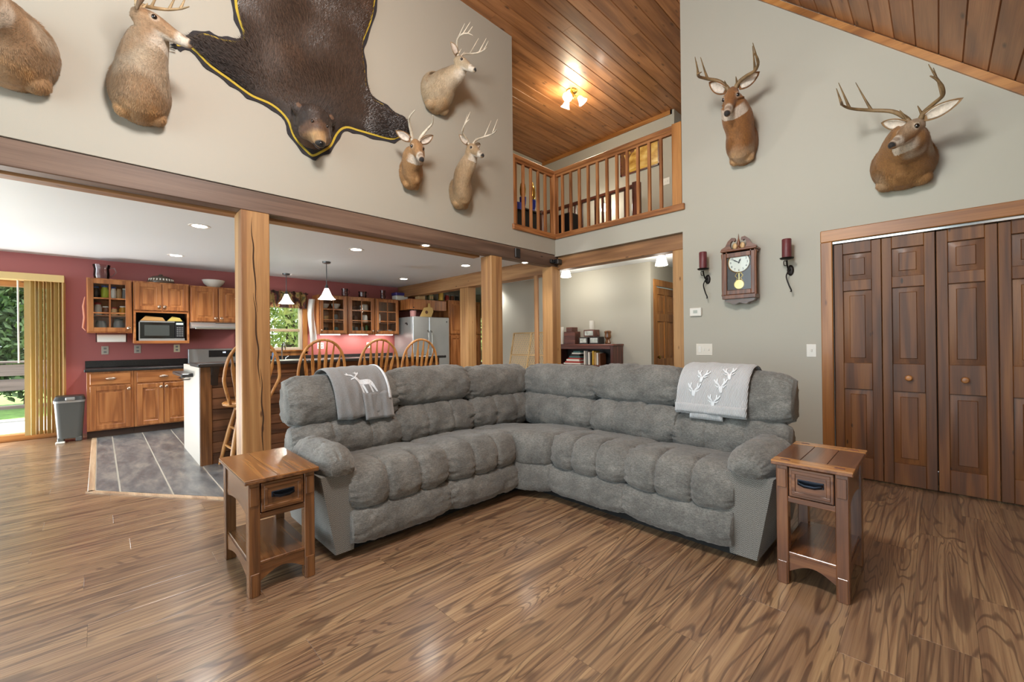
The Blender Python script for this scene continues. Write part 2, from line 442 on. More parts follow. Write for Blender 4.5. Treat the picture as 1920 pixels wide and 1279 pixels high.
# gable wall with closet opening, ledge wall below the loft
CY0, CY1, CZ = -.632, .655, 2.052
mb = MB()
top = lambda yy: min(ZC, yy + 3.40) + .04
mb.prism([(CY1, 0), (1.98, 0), (1.98, ZC + .04), (1.72, ZC + .04), (CY1, top(CY1))], X2, X2 + .15, 'x')
mb.prism([(YB, CZ), (CY1, CZ), (CY1, top(CY1)), (YB, top(YB))], X2, X2 + .15, 'x')
mb.prism([(YB, 0), (CY0, 0), (CY0, CZ), (YB, CZ)], X2, X2 + .15, 'x')
mb.box(X2, 1.98, 2.405, X2 + .15, Y1 + .02, 2.66)
struct('wall_right', mb, M_WALL, 'tall greige gable wall with the closet and the clock')
struct('trim_5', B(X2 + .055, 1.97, 2.225, X2 + .2, Y1 + .01, 2.405, b=.006), W_BEAM, 'timber beam over the hall opening')
post('trim_6', X2 + .055, 1.98, X2 + .2, 2.125, 2.225, 'pale timber post at the right side of the hall opening', False)
# closet interior
struct('closet_interior', MB().box(X2 + .15, CY0 - .3, 0, X2 + .17, CY0, 2.3).box(X2 + .75, -1.2, 0, X2 + .78, 1.0, 2.3).box(X2 + .15, CY1 + .05, 0, X2 + .8, CY1 + .09, 2.3).box(X2 + .15, -1.2, 2.25, X2 + .8, 1, 2.3), M_DARKGAP, 'dark closet interior behind the bifold doors')
cas = struct('trim_7', B(X2 - .02, -.715, 2.055, X2 + .01, .735, 2.16, b=.006), W_TRIM, 'wide pine casing around the closet')
obj('side_casing', B(X2 - .02, .65, 0, X2 + .01, .735, 2.057, b=.006), W_TRIM, cas)
obj('side_casing', B(X2 - .02, -.715, 0, X2 + .01, -.63, 2.054, b=.006), W_TRIM, cas)
obj('door_track', B(X2 - .012, -.63, 2.03, X2 + .03, .65, 2.052, b=.003), M_CHROME, cas)
obj('door_stop', B(X2 + .03, .632, 0, X2 + .05, .65, 2.03), M_DARKGAP, cas)

# ceilings -----------------------------------------------------------
ceil = struct('ceiling', MB().box(XL, 1.72, ZC + .02, 7.6, YK + .2, ZC + .12).prism([(YB - .3, YB - .3 + 3.40 + .035), (1.72, ZC + .02), (1.72, ZC + .12), (YB - .3, YB - .3 + 3.52)], XL, X2 + .15, 'x'), M_DARKGAP, 'knotty pine board ceiling, flat over the loft and sloped at the right')
BW = .176
def board(L):
    g = .006
    return MB().prism([(g, -.004), (BW - g, -.004), (BW - .001, .006), (BW - .001, .018), (.001, .018), (.001, .006)], 0, L, 'x')
flat = mesh_of('ceiling_board', board(4.4), smooth=0); flat.materials.append(W_PINE['X'])
flat2 = mesh_of('ceiling_board', board(3.9), smooth=0); flat2.materials.append(W_PINE['X'])
yy = 1.725; k = 0
while yy < 6.2:
    sp = (4.9, 3.4, 6.1, 4.2, 5.5)[k % 5]
    if yy < Y1 - .1 or True:
        obj('ceiling_board', flat, None, ceil, (sp - 4.4, yy, ZC))
        obj('ceiling_board', flat2, None, ceil, (sp + .002, yy, ZC))
    yy += BW; k += 1
slope = mesh_of('ceiling_board', board(4.6), smooth=0); slope.materials.append(W_PINE['X'])
s_ = 0; k = 0
while s_ < 4.1:
    yq = 1.72 - (s_ + BW) * math.sqrt(.5); zq = yq + 3.40
    o = obj('ceiling_board', slope, None, ceil, (X2 - 4.6 + .02, yq, zq)); o.rotation_euler = (PI / 4, 0, 0)
    s_ += BW; k += 1
# band of trim where the sloped ceiling meets the gable wall
struct('trim_8', MB().prism([(YB, YB + 3.40 - .085), (1.74, ZC - .065), (1.74, ZC - .005), (YB, YB + 3.40 - .002)], X2 - .022, X2 + .01, 'x'), W_TRIM, 'sloping pine trim under the board ceiling', axis='Y')

# low ceiling of kitchen and hall = floor of the loft
struct('kitchen_ceiling', MB().box(XL, Y1 + .16, ZK, 7.6, YK + .2, 2.6).box(X2 + .15, 1.6, ZK, 7.6, Y1 + .16, 2.6), M_CEIL, 'flat white ceiling over kitchen and hall')
struct('loft_floor', B(X2 + .06, 1.985, 2.605, 7.6, 6.3, 2.66), pbr('loft_carpet', sR(150, 140, 124), .95), 'loft floor behind the railing')

# loft walls
struct('wall_loft', MB().box(X3, 3.16, 2.6, X3 + .12, 6.2, ZC + .05).box(X3, 3.10, 2.6, 8.0, 3.16, ZC + .05).box(3.0, 6.05, 2.6, X3 + .1, 6.17, ZC + .05)
       .box(2.9, Y1 + .16, 2.6, 3.0, 6.2, ZC + .05).box(X2 + .1, 1.86, 2.6, 8.0, 1.98, ZC + .05).box(7.9, 1.9, 2.6, 8.0, 3.2, ZC + .05), M_WALL, 'greige walls of the upstairs loft')
struct('trim_9', MB().box(X3 - .02, 3.14, ZC - .075, X3 + .01, 6.05, ZC - .004).box(X3 - .02, 3.14, ZC - .075, 7.9, 3.16, ZC - .004), W_TRIM, 'pine crown strip at the top of the loft wall')

# hall
DX0, DX1, DZ = 6.22, 7.03, 2.06
mb = MB().box(XH, 3.22, 0, XH + .12, 6.9, ZK).box(XH, 3.10, 0, DX0, 3.22, ZK).box(DX1, 3.10, 0, 7.7, 3.22, ZK).box(DX0, 3.10, DZ, DX1, 3.22, ZK)
mb.box(X2 + .15, 1.86, 0, 7.6, 1.98, ZK).box(7.5, 1.9, 0, 7.6, 3.2, ZK)
struct('wall_hall', mb, M_WALL, 'greige hall walls behind the bookshelf')
cs = struct('trim_10', MB().box(DX0 - .09, 3.085, 0, DX0, 3.10, DZ - .001, b=.003).box(DX1, 3.085, 0, DX1 + .09, 3.10, DZ - .001, b=.003).box(DX0 - .09, 3.083, DZ, DX1 + .09, 3.10, DZ + .1, b=.003), W_TRIM, 'pine casing around the hall door', axis='Z')

# kitchen back wall (red) with sliding door, window; far part greige
SX0, SX1, SZ = -2.45, -.372, 2.07
WX0, WX1, WZ0, WZ1 = 1.72, 2.70, 1.10, 2.0
FX0, FX1 = 6.75, 7.3
mb = MB().box(XL, YK, 0, SX0, YK + .15, ZK).box(SX0, YK, SZ, SX1, YK + .15, ZK).box(SX1, YK, 0, WX0, YK + .15, ZK)
mb.box(WX0, YK, 0, WX1, YK + .15, WZ0).box(WX0, YK, WZ1, WX1, YK + .15, ZK).box(WX1, YK, 0, 5.3, YK + .15, ZK)
struct('wall_kitchen', mb, M_RED, 'dark red kitchen wall behind the cabinets')
struct('wall_pantry', MB().box(5.3, YK, 0, FX0, YK + .15, ZK).box(FX0, YK, 0, FX1, YK + .15, .7).box(FX0, YK, 1.86, FX1, YK + .15, ZK).box(FX1, YK, 0, 7.7, YK + .15, ZK).box(7.6, 6.8, 0, 7.7, YK, ZK).box(XH, 6.8, 0, 7.7, 6.9, ZK), M_WALL, 'greige wall beyond the pantry')
struct('wall_front', MB().box(XL, YB - .12, 0, X2 + .15, YB, YB + 3.45), M_WALL, 'knee wall behind the camera')

# beam along the gable line through the kitchen, with its post
kb = struct('trim_11', B(4.66, Y1 + .15, 2.19, 4.86, YK - .02, ZK, b=.006), W_BEAM, 'timber beam running back over the kitchen edge')
post('trim_12', 4.68, 5.86, 4.86, 6.1, 2.19, 'timber post between refrigerator and pantry', False)

# ---------------------------------------------------------------- sliding door, window, outside
sd = struct('door_1', MB().box(SX0, YK - .01, SZ - .09, SX1, YK + .12, SZ, b=.004).box(SX0, YK - .03, 0, SX1, YK + .14, .085, b=.006).box(SX1 - .07, YK + .02, .08, SX1, YK + .12, SZ - .08, b=.004).box(SX0, YK + .02, .08, SX0 + .07, YK + .12, SZ - .08, b=.004).box(-1.46, YK + .02, .08, -1.36, YK + .12, SZ - .08, b=.004), W_TRIM, 'wood framed sliding glass door to the deck', axis='X')
obj('pane', B(-1.36, YK + .06, .085, SX1 - .07, YK + .066, SZ - .09), M_GLASS, sd)
obj('pane', B(SX0 + .07, YK + .06, .085, -1.46, YK + .066, SZ - .09), M_GLASS, sd)
M_WINF = pbr('window_vinyl', sR(206, 196, 176), .45)
w1 = struct('window_1', MB().box(WX0, YK + .01, WZ0, WX0 + .045, YK + .11, WZ1, b=.004).box(WX1 - .045, YK + .01, WZ0, WX1, YK + .11, WZ1, b=.004).box(WX0, YK + .012, WZ1 - .045, WX1, YK + .108, WZ1 + .001, b=.004).box(WX0, YK + .012, WZ0 - .001, WX1, YK + .108, WZ0 + .05, b=.004), M_WINF, 'double hung window over the kitchen sink')
obj('meeting_rail', B(WX0 + .04, YK + .02, 1.435, WX1 - .04, YK + .08, 1.485, b=.004), pbr('rail_tan', sR(176, 158, 128), .45), w1)
for a, b2 in ((WZ0 + .05, 1.44), (1.48, WZ1 - .045)):
    obj('pane', B(WX0 + .045, YK + .05, a, WX1 - .045, YK + .056, b2), M_GLASS, w1)
wc = struct('trim_13', MB().box(WX1, YK - .018, WZ0 - .08, WX1 + .085, YK, 2.1, b=.004).box(WX0 - .085, YK - .018, WZ0 - .08, WX0, YK, 2.1, b=.004).box(WX0 - .1, YK - .04, WZ0 - .03, WX1 + .1, YK, WZ0, b=.004).box(WX0 - .085, YK - .018, WZ0 - .11, WX1 + .085, YK, WZ0 - .03, b=.004), W_TRIM, 'pine casing around the kitchen window', axis='Z')
w2 = struct('window_2', MB().box(FX0, YK + .01, .7, FX0 + .04, YK + .1, 1.86).box(FX1 - .04, YK + .01, .7, FX1, YK + .1, 1.86).box(FX0, YK + .01, 1.82, FX1, YK + .1, 1.86).box(FX0, YK + .01, 1.27, FX1, YK + .1, 1.31), M_WHITE, 'narrow bright window beyond the pantry')
obj('pane', B(FX0 + .04, YK + .05, .7, FX1 - .04, YK + .056, 1.82), M_GLASS, w2)

M_LAWN = pbr('lawn', sR(108, 138, 62), .9, vary=(6, .3))
struct('lawn', B(-40, YK + .3, -.9, 40, 60, -.6), M_LAWN, 'sunlit green lawn behind the house')
W_DECK = wood('deck_board', (128, 122, 116), (166, 160, 152), (192, 186, 178), rough=.7, along=.6, across=9, freq=6, tint=.08)
deck = struct('deck', B(-4.5, YK + .16, -.16, 1.2, 11.6, -.12), M_DARKGAP, 'weathered wooden deck outside the sliding door')
dk = mesh_of('deck_board', B(-2.8, -.066, -.12, 2.8, .066, -.08, b=.004), smooth=0); dk.materials.append(W_DECK['X'])
yy = YK + .24
while yy < 11.6:
    obj('deck_board', dk, None, deck, (-1.65, yy, 0)); yy += .138
W_RAILD = wood('deck_rail', (88, 82, 78), (116, 110, 104), (140, 132, 126), rough=.75, along=.6, across=9, freq=6, tint=.06)
dr = thing('deck_railing', 'weathered grey deck railing seen through the sliding glass door', 'railing', (0, 0, -.08))
for x in (-3.9, -2.6, -1.42, -.2, 1.0): obj('post', B(x - .05, 11.42, 0, x + .05, 11.52, 1.06, b=.004), W_RAILD, dr)
obj('top_rail', B(-4.4, 11.38, 1.0, 1.2, 11.56, 1.04, b=.004), W_RAILD, dr)
for z, h in ((.78, .2), (.52, .2), (.2, .06)): obj('rail_board', B(-4.4, 11.40, z, 1.2, 11.43, z + h, b=.003), W_RAILD, dr)
M_BARK = pbr('bark', sR(84, 70, 58), .9, bump=(20, .5))
def leafmat(n, a, b_):
    t = NT(n); r = t.n('ObjectInfo').outputs['Random']
    g = t.n('NewGeometry').outputs['Random Per Island']
    t.L(t.ramp(g, [(.0, sR(*a)), (1.0, sR(*b_))]), t.b.inputs['Base Color']); t.b.inputs['Roughness'].default_value = .6
    t.b.inputs['Subsurface Weight'].default_value = 0
    return t.m
def tree(x, y, h, r, n, mat, label, z0=-.6, low=.15, ls=1.0):
    tr = thing('tree', label, 'tree', (x, y, z0), group='trees behind the house')
    obj('trunk', MB().tube([(0, 0, 0), (.1, 0, h * .35), (0, .1, h * .75)], [.16, .12, .05], 8), M_BARK, tr)
    mb = MB(); q = random.Random(int(x * 100 + y))
    for i in range(n * 3):
        while True:
            u = Vector((q.uniform(-1, 1), q.uniform(-1, 1), q.uniform(-1, 1)))
            if .25 < u.length < 1: break
        c = Vector((u.x * r, u.y * r, h * (low + 1) / 2 + u.z * h * (1 - low) / 2))
        s = q.uniform(.05, .11) * ls; a = Vector((q.uniform(-1, 1), q.uniform(-1, 1), q.uniform(-1, 1))).normalized(); b = a.orthogonal().normalized(); w = a.cross(b)
        mb.add([c - a * s, c + b * s * .5 + w * s * .1, c + a * s, c - b * s * .5 + w * s * .1], [(0, 1, 2, 3)])
    f = obj('foliage', mb, mat, tr, smooth=0, fix=False); f['kind'] = 'stuff'
G1 = leafmat('leaf_light', (120, 150, 70), (190, 205, 120)); G2 = leafmat('leaf_mid', (86, 118, 62), (150, 172, 98)); G3 = leafmat('leaf_dark', (58, 80, 50), (118, 136, 90))
tree(3.4, 11.6, 5.5, 1.6, 2600, G1, 'light green leafy tree outside the kitchen window')
tree(6.6, 17.0, 7.0, 2.2, 2600, G2, 'green tree farther right beyond the kitchen window')
tree(1.7, 15.5, 6.5, 1.7, 2400, G2, 'green tree left of the one at the kitchen window')
tree(-1.5, 19.5, 7.5, 1.9, 7000, G3, 'dark green tree beyond the deck railing', low=.02, ls=1.3)
tree(-6.6, 22.5, 9.0, 3.0, 7000, G3, 'tall dark tree far left of the deck', low=.02, ls=1.4)
tree(11.2, 13.2, 6.0, 2.2, 1600, G1, 'leafy tree outside the narrow pantry window')
# ------------------------------------------------------------------ sectional sofa
def fabric(name, base, hi, lo, weave=95, wrinkle=.8):
    t = NT(name); tc = t.n('TexCoord').outputs['Object']
    n1 = t.noise(tc, 7, 5, .6); n2 = t.noise(tc, 240, 3, .75); n3 = t.noise(t.mapping(tc, (1, 1, 3)), 60, 3, .6)
    f = t.math('ADD', t.math('ADD', t.math('MULTIPLY', n1, .3), t.math('MULTIPLY', n2, .4)), t.math('MULTIPLY', n3, .3))
    t.L(t.ramp(f, [(.36, sR(*lo)), (.5, sR(*base)), (.64, sR(*hi))]), t.b.inputs['Base Color'])
    t.b.inputs['Roughness'].default_value = .9; t.b.inputs['Sheen Weight'].default_value = .25; t.b.inputs['Sheen Roughness'].default_value = .45
    h = t.math('ADD', t.math('MULTIPLY', n2, .35), t.math('MULTIPLY', t.noise(tc, 17, 3, .55, 1.6), wrinkle))
    t.bump(h, .5, .008)
    return t.m
M_SOFA = fabric('grey_chenille', (104, 103, 99), (139, 138, 132), (70, 69, 67))
def herring():
    t = NT('grey_herringbone'); tc = t.n('TexCoord').outputs['Object']
    sx = t.n('SeparateXYZ'); t.L(tc, sx.inputs[0])
    s_ = t.math('ADD', sx.outputs[0], sx.outputs[1])
    zig = t.math('PINGPONG', s_, .012)
    v = t.math('SINE', t.math('MULTIPLY', t.math('ADD', sx.outputs[2], zig), 620))
    n2 = t.noise(tc, 200, 3, .7)
    f = t.math('ADD', t.math('MULTIPLY', v, .2), n2)
    t.L(t.ramp(f, [(.3, sR(86, 84, 80)), (.5, sR(110, 108, 103)), (.75, sR(136, 134, 127))]), t.b.inputs['Base Color'])
    t.b.inputs['Roughness'].default_value = .9; t.b.inputs['Sheen Weight'].default_value = .2
    t.bump(f, .3, .004); return t.m
M_HERR = herring()

def crom(pts, m, closed=True):
    P_ = [Vector(p) for p in pts]; n = len(P_); out = []
    for i in range(n if closed else n - 1):
        g = lambda k: P_[k % n] if closed else P_[max(0, min(n - 1, k))]
        a, b, c, d = g(i - 1), g(i), g(i + 1), g(i + 2)
        for j in range(m):
            t = j / m
            out.append(.5 * ((2 * b) + (c - a) * t + (2 * a - 5 * b + 4 * c - d) * t * t + (3 * b - a - 3 * c + d) * t ** 3))
    if not closed: out.append(P_[-1])
    return out

def pillow(prof, mapf, u0, u1, seams=(), nu=44, m=7, endp=6.0, endk=.30, seam_d=.018, seam_w=.016, wr=.004, seamwt=None, gather=.004, seed=0, puff=.0):
    pr = crom(prof, m); n = len(pr)
    cx = sum(p.x for p in pr) / n; cz = sum(p.y for p in pr) / n
    area = sum(pr[i].x * pr[(i + 1) % n].y - pr[(i + 1) % n].x * pr[i].y for i in range(n))
    sg = 1 if area > 0 else -1
    nr = []
    for i in range(n):
        t = pr[(i + 1) % n] - pr[i - 1]; t.normalize(); nr.append(Vector((t.y, -t.x)) * sg)
    arc = [0]
    for i in range(1, n): arc.append(arc[-1] + (pr[i] - pr[i - 1]).length)
    W = u1 - u0; vs = []; fs = []
    us = []
    for i in range(nu + 1):
        t = i / nu; us.append(.5 - .5 * math.cos(PI * (t * .86 + .07)) )
    a0, a1 = us[0], us[-1]; us = [(q - a0) / (a1 - a0) for q in us]
    extra = []
    for s0 in seams:
        for k in (-.5, 0, .5): extra.append(s0 + k * seam_w / W)
    us = sorted(set([round(q, 5) for q in us + extra]))
    for u in us:
        t = abs(2 * u - 1); s = 1 - endk * (t ** endp)
        edge = min(u, 1 - u) * W
        for i in range(n):
            p = pr[i]; disp = 0
            wt = 1 if seamwt is None else seamwt(p)
            for s0 in seams:
                dd = (u - s0) * W
                disp -= seam_d * wt * math.exp(-abs(dd) / seam_w)
                disp += gather * wt * math.exp(-abs(dd) / .05) * 1.6 * noise.noise((s0 * 9 + seed, arc[i] * 42, dd * 9))
            if puff:
                ks = [0] + list(seams) + [1]
                for a, b in zip(ks[:-1], ks[1:]):
                    if a <= u <= b: disp += puff * wt * math.sin(PI * (u - a) / (b - a))
            disp += gather * 1.4 * math.exp(-edge / .06) * 1.5 * noise.noise((seed + (3 if u > .5 else 0), arc[i] * 40, u * W * 7))
            q = Vector((cx + (p.x - cx) * s, cz + (p.y - cz) * s))
            disp += wr * noise.noise((u * W * 9 + seed * 7.3, arc[i] * 9, seed)) + wr * .55 * noise.noise((u * W * 26, arc[i] * 22 + seed * 3.1, seed))
            a_ = u * W * 15 + arc[i] * 13 + seed; b_ = u * W * 34 - arc[i] * 30
            disp -= wr * .7 * max(0, .35 - abs(noise.noise((a_, b_ * .35, seed * 1.7)))) * 2
            q = q + nr[i] * disp
            vs.append(mapf(u0 + W * u, q.x, q.y))
    k = len(us)
    for a in range(k - 1):
        for i in range(n):
            fs.append((a * n + i, a * n + (i + 1) % n, (a + 1) * n + (i + 1) % n, (a + 1) * n + i))
    fs.append(tuple(range(n))); fs.append(tuple((k - 1) * n + i for i in range(n))[::-1])
    return MB().add(vs, fs)

SEAT = [(.62, .38), (.62, .45), (.46, .475), (.28, .498), (.14, .506), (.055, .484), (.008, .43), (-.012, .36), (-.008, .30), (.022, .262), (.10, .25), (.4, .29)]
FOOT = [(.08, .285), (.018, .262), (-.012, .22), (-.022, .16), (-.016, .10), (.02, .062), (.10, .062), (.12, .17)]
BLOW = [(.61, .40), (.54, .475), (.53, .57), (.565, .66), (.625, .715), (.70, .72), (.80, .62), (.80, .42)]
BUP = [(.675, .685), (.607, .725), (.59, .80), (.605, .89), (.66, .965), (.74, .998), (.82, .975), (.865, .89), (.86, .72), (.78, .68)]
SOFA_Z = 0.0
sofa = thing('sectional_sofa', 'large grey chenille L-shaped reclining sectional sofa with tufted cushions', 'sofa')
FL = lambda u, d, z: Vector((u, 2.285 + d, z))
FR = lambda u, d, z: Vector((2.405 + d, u, z))
seat_wt = lambda p: max(0, min(1, (.34 - p.x) / .16)) if p.y > .3 else 1.0
def seat(mapf, a, b, sd, prof=SEAT, foot=True, seams=(.33, .66)):
    o = obj('seat_cushion', pillow(prof, mapf, a, b, seams, seamwt=seat_wt, seed=sd, wr=.007, seam_d=.024, seam_w=.011, puff=.004, endk=.2, gather=.006), M_SOFA, sofa, smooth=180, fix=True)
    if foot: obj('footrest_panel', pillow(FOOT, mapf, a + .004, b - .004, (), seed=sd + 5, wr=.008, gather=.006, endk=.22), M_SOFA, sofa, smooth=180)
def backs(mapf, a, b, sd, seams=(.33, .67), h=0.0, c=0.0):
    lo = [(p[0], p[1] + (c if p[1] > .6 else c * .4)) for p in BLOW]; up = [(p[0], p[1] + h + (c if p[1] < .75 else c * .4 if p[1] < .9 else 0)) for p in BUP]
    obj('back_cushion', pillow(lo, mapf, a, b, seams, seed=sd, wr=.011, seam_d=.012, seam_w=.012, gather=.008, endk=.3), M_SOFA, sofa, smooth=180)
    obj('head_cushion', pillow(up, mapf, a - .006, b + .006, (), seed=sd + 2, wr=.011, gather=.013, endk=.26, endp=7), M_SOFA, sofa, smooth=180)
for i, (a, b) in enumerate(((.995, 1.672), (1.66, 2.315))): seat(FL, a, b, i + 1)
for i, (a, b) in enumerate(((.785, 1.452), (1.44, 2.075))): seat(FR, a, b, i + 11)
def FW(u, d, z):
    F0, F1, B0, B1 = Vector((2.285, 2.30)), Vector((2.42, 2.045)), Vector((2.32, 2.90)), Vector((3.02, 2.08))
    p = F0.lerp(F1, u).lerp(B0.lerp(B1, u), d / .62); return Vector((p.x, p.y, z))
WSEAT = [(1.0, .36), (1.0, .44), (.6, .468), (.3, .49), (.14, .50), (.055, .482), (.008, .43), (-.012, .36), (-.008, .30), (.022, .262), (.10, .25), (.6, .29)]
obj('corner_seat', pillow(WSEAT, FW, 0, 1, (), seed=21, wr=.006), M_SOFA, sofa, smooth=180)
obj('corner_panel', pillow(FOOT, FW, 0, 1, (), seed=22, wr=.005), M_SOFA, sofa, smooth=180)
backs(FL, .87, 1.635, 31, h=-.005, c=-.035)
backs(FL, 1.615, 2.34, 33, h=.012)
backs(FL, 2.33, 3.10, 35, h=-.012)
backs(FR, .645, 1.37, 41, h=-.005, c=-.035)
backs(FR, 1.355, 2.09, 43, h=.012)
backs(FR, 2.08, 2.93, 45, h=-.012)
# arms
def arm(mapf, pan, o, inn, sd):
    # pan = outer top edge of the panel, o / inn = outer and inner edge of the pad
    w = inn - o
    poly = [(pan, .485), (pan + .085, .035), (inn - .03, .035), (inn - .012, .30), (inn - .01, .485)]
    mb = MB(); n = len(poly); vs = []
    for d, g in ((.045, .014), (.058, 0), (.5, 0), (.80, 0)):
        cxp = pan + .12; czp = .26
        for p in poly: vs.append(mapf(p[0] + (cxp - p[0]) * g * 4, d, p[1] + (czp - p[1]) * g * 1.5))
    fs = [(k * n + i, k * n + (i + 1) % n, (k + 1) * n + (i + 1) % n, (k + 1) * n + i) for k in range(3) for i in range(n)]
    fs += [tuple(range(n)), tuple(3 * n + i for i in range(n))]
    a = obj('arm', mb.add(vs, fs), M_HERR, sofa, smooth=30)
    pp = [(o + w * .08, .475), (o, .525), (o + w * .1, .585), (o + w * .35, .628), (o + w * .65, .63), (o + w * .9, .585), (inn, .525), (inn - w * .05, .472), (o + w * .6, .458), (o + w * .25, .458)]
    mp = lambda u, x, z: mapf(x, u, z - max(0, .12 - u) ** 2 * 1.4)
    obj('arm_pad', pillow(pp, mp, .012, .58, (.36, .70), seed=sd, nu=36, endk=.5, endp=5, gather=.006, seam_d=.008, wr=.008), M_SOFA, a, smooth=180)
arm(FL, .836, .828, 1.055, 51)
arm(FR, .592, .578, .845, 53)
# dark underframe and back shell
M_UNDER = pbr('black_underframe', sR(24, 22, 21), .8)
mb = MB().box(.98, 2.42, 0, 3.05, 3.0, .09).box(2.52, .80, 0, 3.1, 2.6, .09)
obj('base', mb, M_UNDER, sofa)
obj('back_shell', MB().box(.93, 3.02, .06, 3.2, 3.13, .86, b=.03), M_HERR, sofa)
obj('back_shell', MB().box(3.14, .71, .06, 3.25, 3.1, .86, b=.03), M_HERR, sofa)

# ------------------------------------------------------------------ throws over the sofa back
DR = crom([(.872, .72), (.885, .88), (.835, .985), (.745, 1.012), (.655, .978), (.594, .895), (.577, .80), (.57, .70), (.565, .60), (.56, .52)], 10, closed=False)
_da = [0]
for i in range(1, len(DR)): _da.append(_da[-1] + (DR[i] - DR[i - 1]).length)
def drape(s):
    s = max(0, min(_da[-1] - 1e-6, s))
    k = max(i for i in range(len(_da)) if _da[i] <= s); k = min(k, len(DR) - 2)
    t = (s - _da[k]) / (_da[k + 1] - _da[k]); p = DR[k].lerp(DR[k + 1], t)
    tg = (DR[k + 1] - DR[k]).normalized(); return p, Vector((-tg.y, tg.x)) * -1
def throw(mapf, ua, ub, s0, s1, shear, off, fold, seed, flare=0):
    """surface function over (a in 0..1 across, s along)"""
    def f(a, s, h=0.0):
        p, nrm = drape(s)
        tt = (s - s0) / (s1 - s0)
        u = ua + (ub - ua) * a + shear * (tt - .3) + flare * (a - .5) * tt
        hh = off + h + fold * tt * (noise.noise((a * 4.5 + seed, s * 2.2, 0)) + .5 * noise.noise((a * 11 + seed, s * 5, 3))) + .004 * noise.noise((a * 9, s * 12, seed))
        q = p + nrm * hh
        return mapf(u, q.x, q.y)
    return f
def sheet(f, s0, s1, na=36, ns=44, th=.010, wave=0):
    vs = []; fs = []
    for layer in (0, 1):
        for i in range(ns + 1):
            for j in range(na + 1):
                a = j / na; s = s0 + (s1 - s0) * i / ns
                s_e = s + (wave * math.sin(a * 7) if i == ns else 0)
                rim = min(1, min(i, ns - i, j, na - j) / 1.5)
                vs.append(f(a, s_e, (th * rim if layer == 0 else -.002)))
    w = na + 1; o = (ns + 1) * w
    for i in range(ns):
        for j in range(na):
            q = (i * w + j, i * w + j + 1, (i + 1) * w + j + 1, (i + 1) * w + j)
            fs.append(q); fs.append(tuple(o + k for k in q[::-1]))
    for i in range(ns):
        for j in (0, na): fs.append((i * w + j, (i + 1) * w + j, o + (i + 1) * w + j, o + i * w + j))
    for j in range(na):
        for i in (0, ns): fs.append((i * w + j, i * w + j + 1, o + i * w + j + 1, o + i * w + j))
    return MB().add(vs, fs)
def decal(f, polys, ca, cs, sa, ss, h, rot=0):
    mb = MB(); c, s_ = math.cos(rot), math.sin(rot)
    for poly in polys:
        # refine edges then fill
        pts = []
        for i in range(len(poly)):
            a, b = Vector(poly[i]), Vector(poly[(i + 1) % len(poly)])
            m = max(1, int((b - a).length / .12))
            for k in range(m): pts.append(a.lerp(b, k / m))
        r = geometry.delaunay_2d_cdt(pts, [(i, (i + 1) % len(pts)) for i in range(len(pts))], [], 1, 1e-6)
        vs = []
        for p in r[0]:
            x, y = p.x * c - p.y * s_, p.x * s_ + p.y * c
            vs.append(f(ca + x * sa, cs - y * ss, h))
        mb.add(vs, r[2])
    return mb
def plush(name, col, rib=None):
    t = NT(name); tc = t.n('TexCoord').outputs['Object']
    n = t.noise(tc, 160, 3, .7); h = n
    lo = tuple(c * .8 for c in sR(*col)[:3]) + (1,); hi = tuple(min(1, c * 1.12) for c in sR(*col)[:3]) + (1,)
    if rib:
        sx = t.n('SeparateXYZ'); t.L(tc, sx.inputs[0])
        w = t.math('ADD', t.math('MULTIPLY', t.math('SINE', t.math('MULTIPLY', t.math('ADD', sx.outputs[1], t.math('MULTIPLY', sx.outputs[2], .22)), rib)), .5), .5)
        h = t.math('ADD', t.math('MULTIPLY', w, 1.2), t.math('MULTIPLY', n, .5))
        t.L(t.ramp(w, [(.1, lo), (.6, hi)]), t.b.inputs['Base Color'])
    else:
        t.L(t.ramp(n, [(.3, lo), (.7, hi)]), t.b.inputs['Base Color'])
    t.b.inputs['Roughness'].default_value = .95; t.b.inputs['Sheen Weight'].default_value = .5
    t.bump(h, .5, .006); return t.m
M_TH1 = plush('grey_plush', (134, 134, 134)); M_TH2 = plush('pale_ribbed_plush', (182, 184, 186), rib=760); M_PRINT = plush('white_print', (222, 226, 230))
tl = thing('throw_blanket', 'medium grey plush throw with one white standing deer, left end of sofa', 'blanket')
f1 = throw(FL, 1.09, 1.49, 0, .80, .085, .012, .022, 3)
obj('cloth', sheet(f1, .05, .785, wave=.012), M_TH1, tl, smooth=180)
f1b = throw(FL, 1.28, 1.51, 0, .80, .085, .012, .02, 9)
obj('folded_layer', sheet(f1b, .62, .815, na=20, ns=24, th=.016), M_TH1, tl, smooth=180)
obj('white_edging', sheet(lambda a, s, h=0: f1(.955 + .05 * a, s, h + .013), .1, .68, na=4, ns=40, th=.006), M_PRINT, tl, smooth=180)
DEER = [[(-.42, .55), (-.30, .62), (-.16, .34), (.18, .30), (.34, .26), (.40, .08), (.44, -.30), (.50, -.62), (.42, -.62), (.34, -.34), (.26, -.10), (.30, -.62), (.22, -.62), (.14, -.06), (-.08, -.02), (-.02, -.62), (-.10, -.62), (-.18, -.04), (-.16, -.62), (-.24, -.62), (-.28, .06), (-.34, .30), (-.40, .46), (-.56, .42), (-.58, .48)],
        [(-.40, .58), (-.52, .74), (-.70, .80), (-.74, .92), (-.66, .88), (-.60, 1.0), (-.56, .84), (-.46, .80), (-.36, .62)],
        [(-.34, .60), (-.22, .74), (-.30, .92), (-.22, .90), (-.14, 1.0), (-.14, .86), (-.02, .92), (-.06, .80), (-.16, .70), (-.28, .58)]]
obj('deer_print', decal(f1, DEER, .56, .565, .36, .10, .0135, rot=.12), M_PRINT, tl, smooth=0)
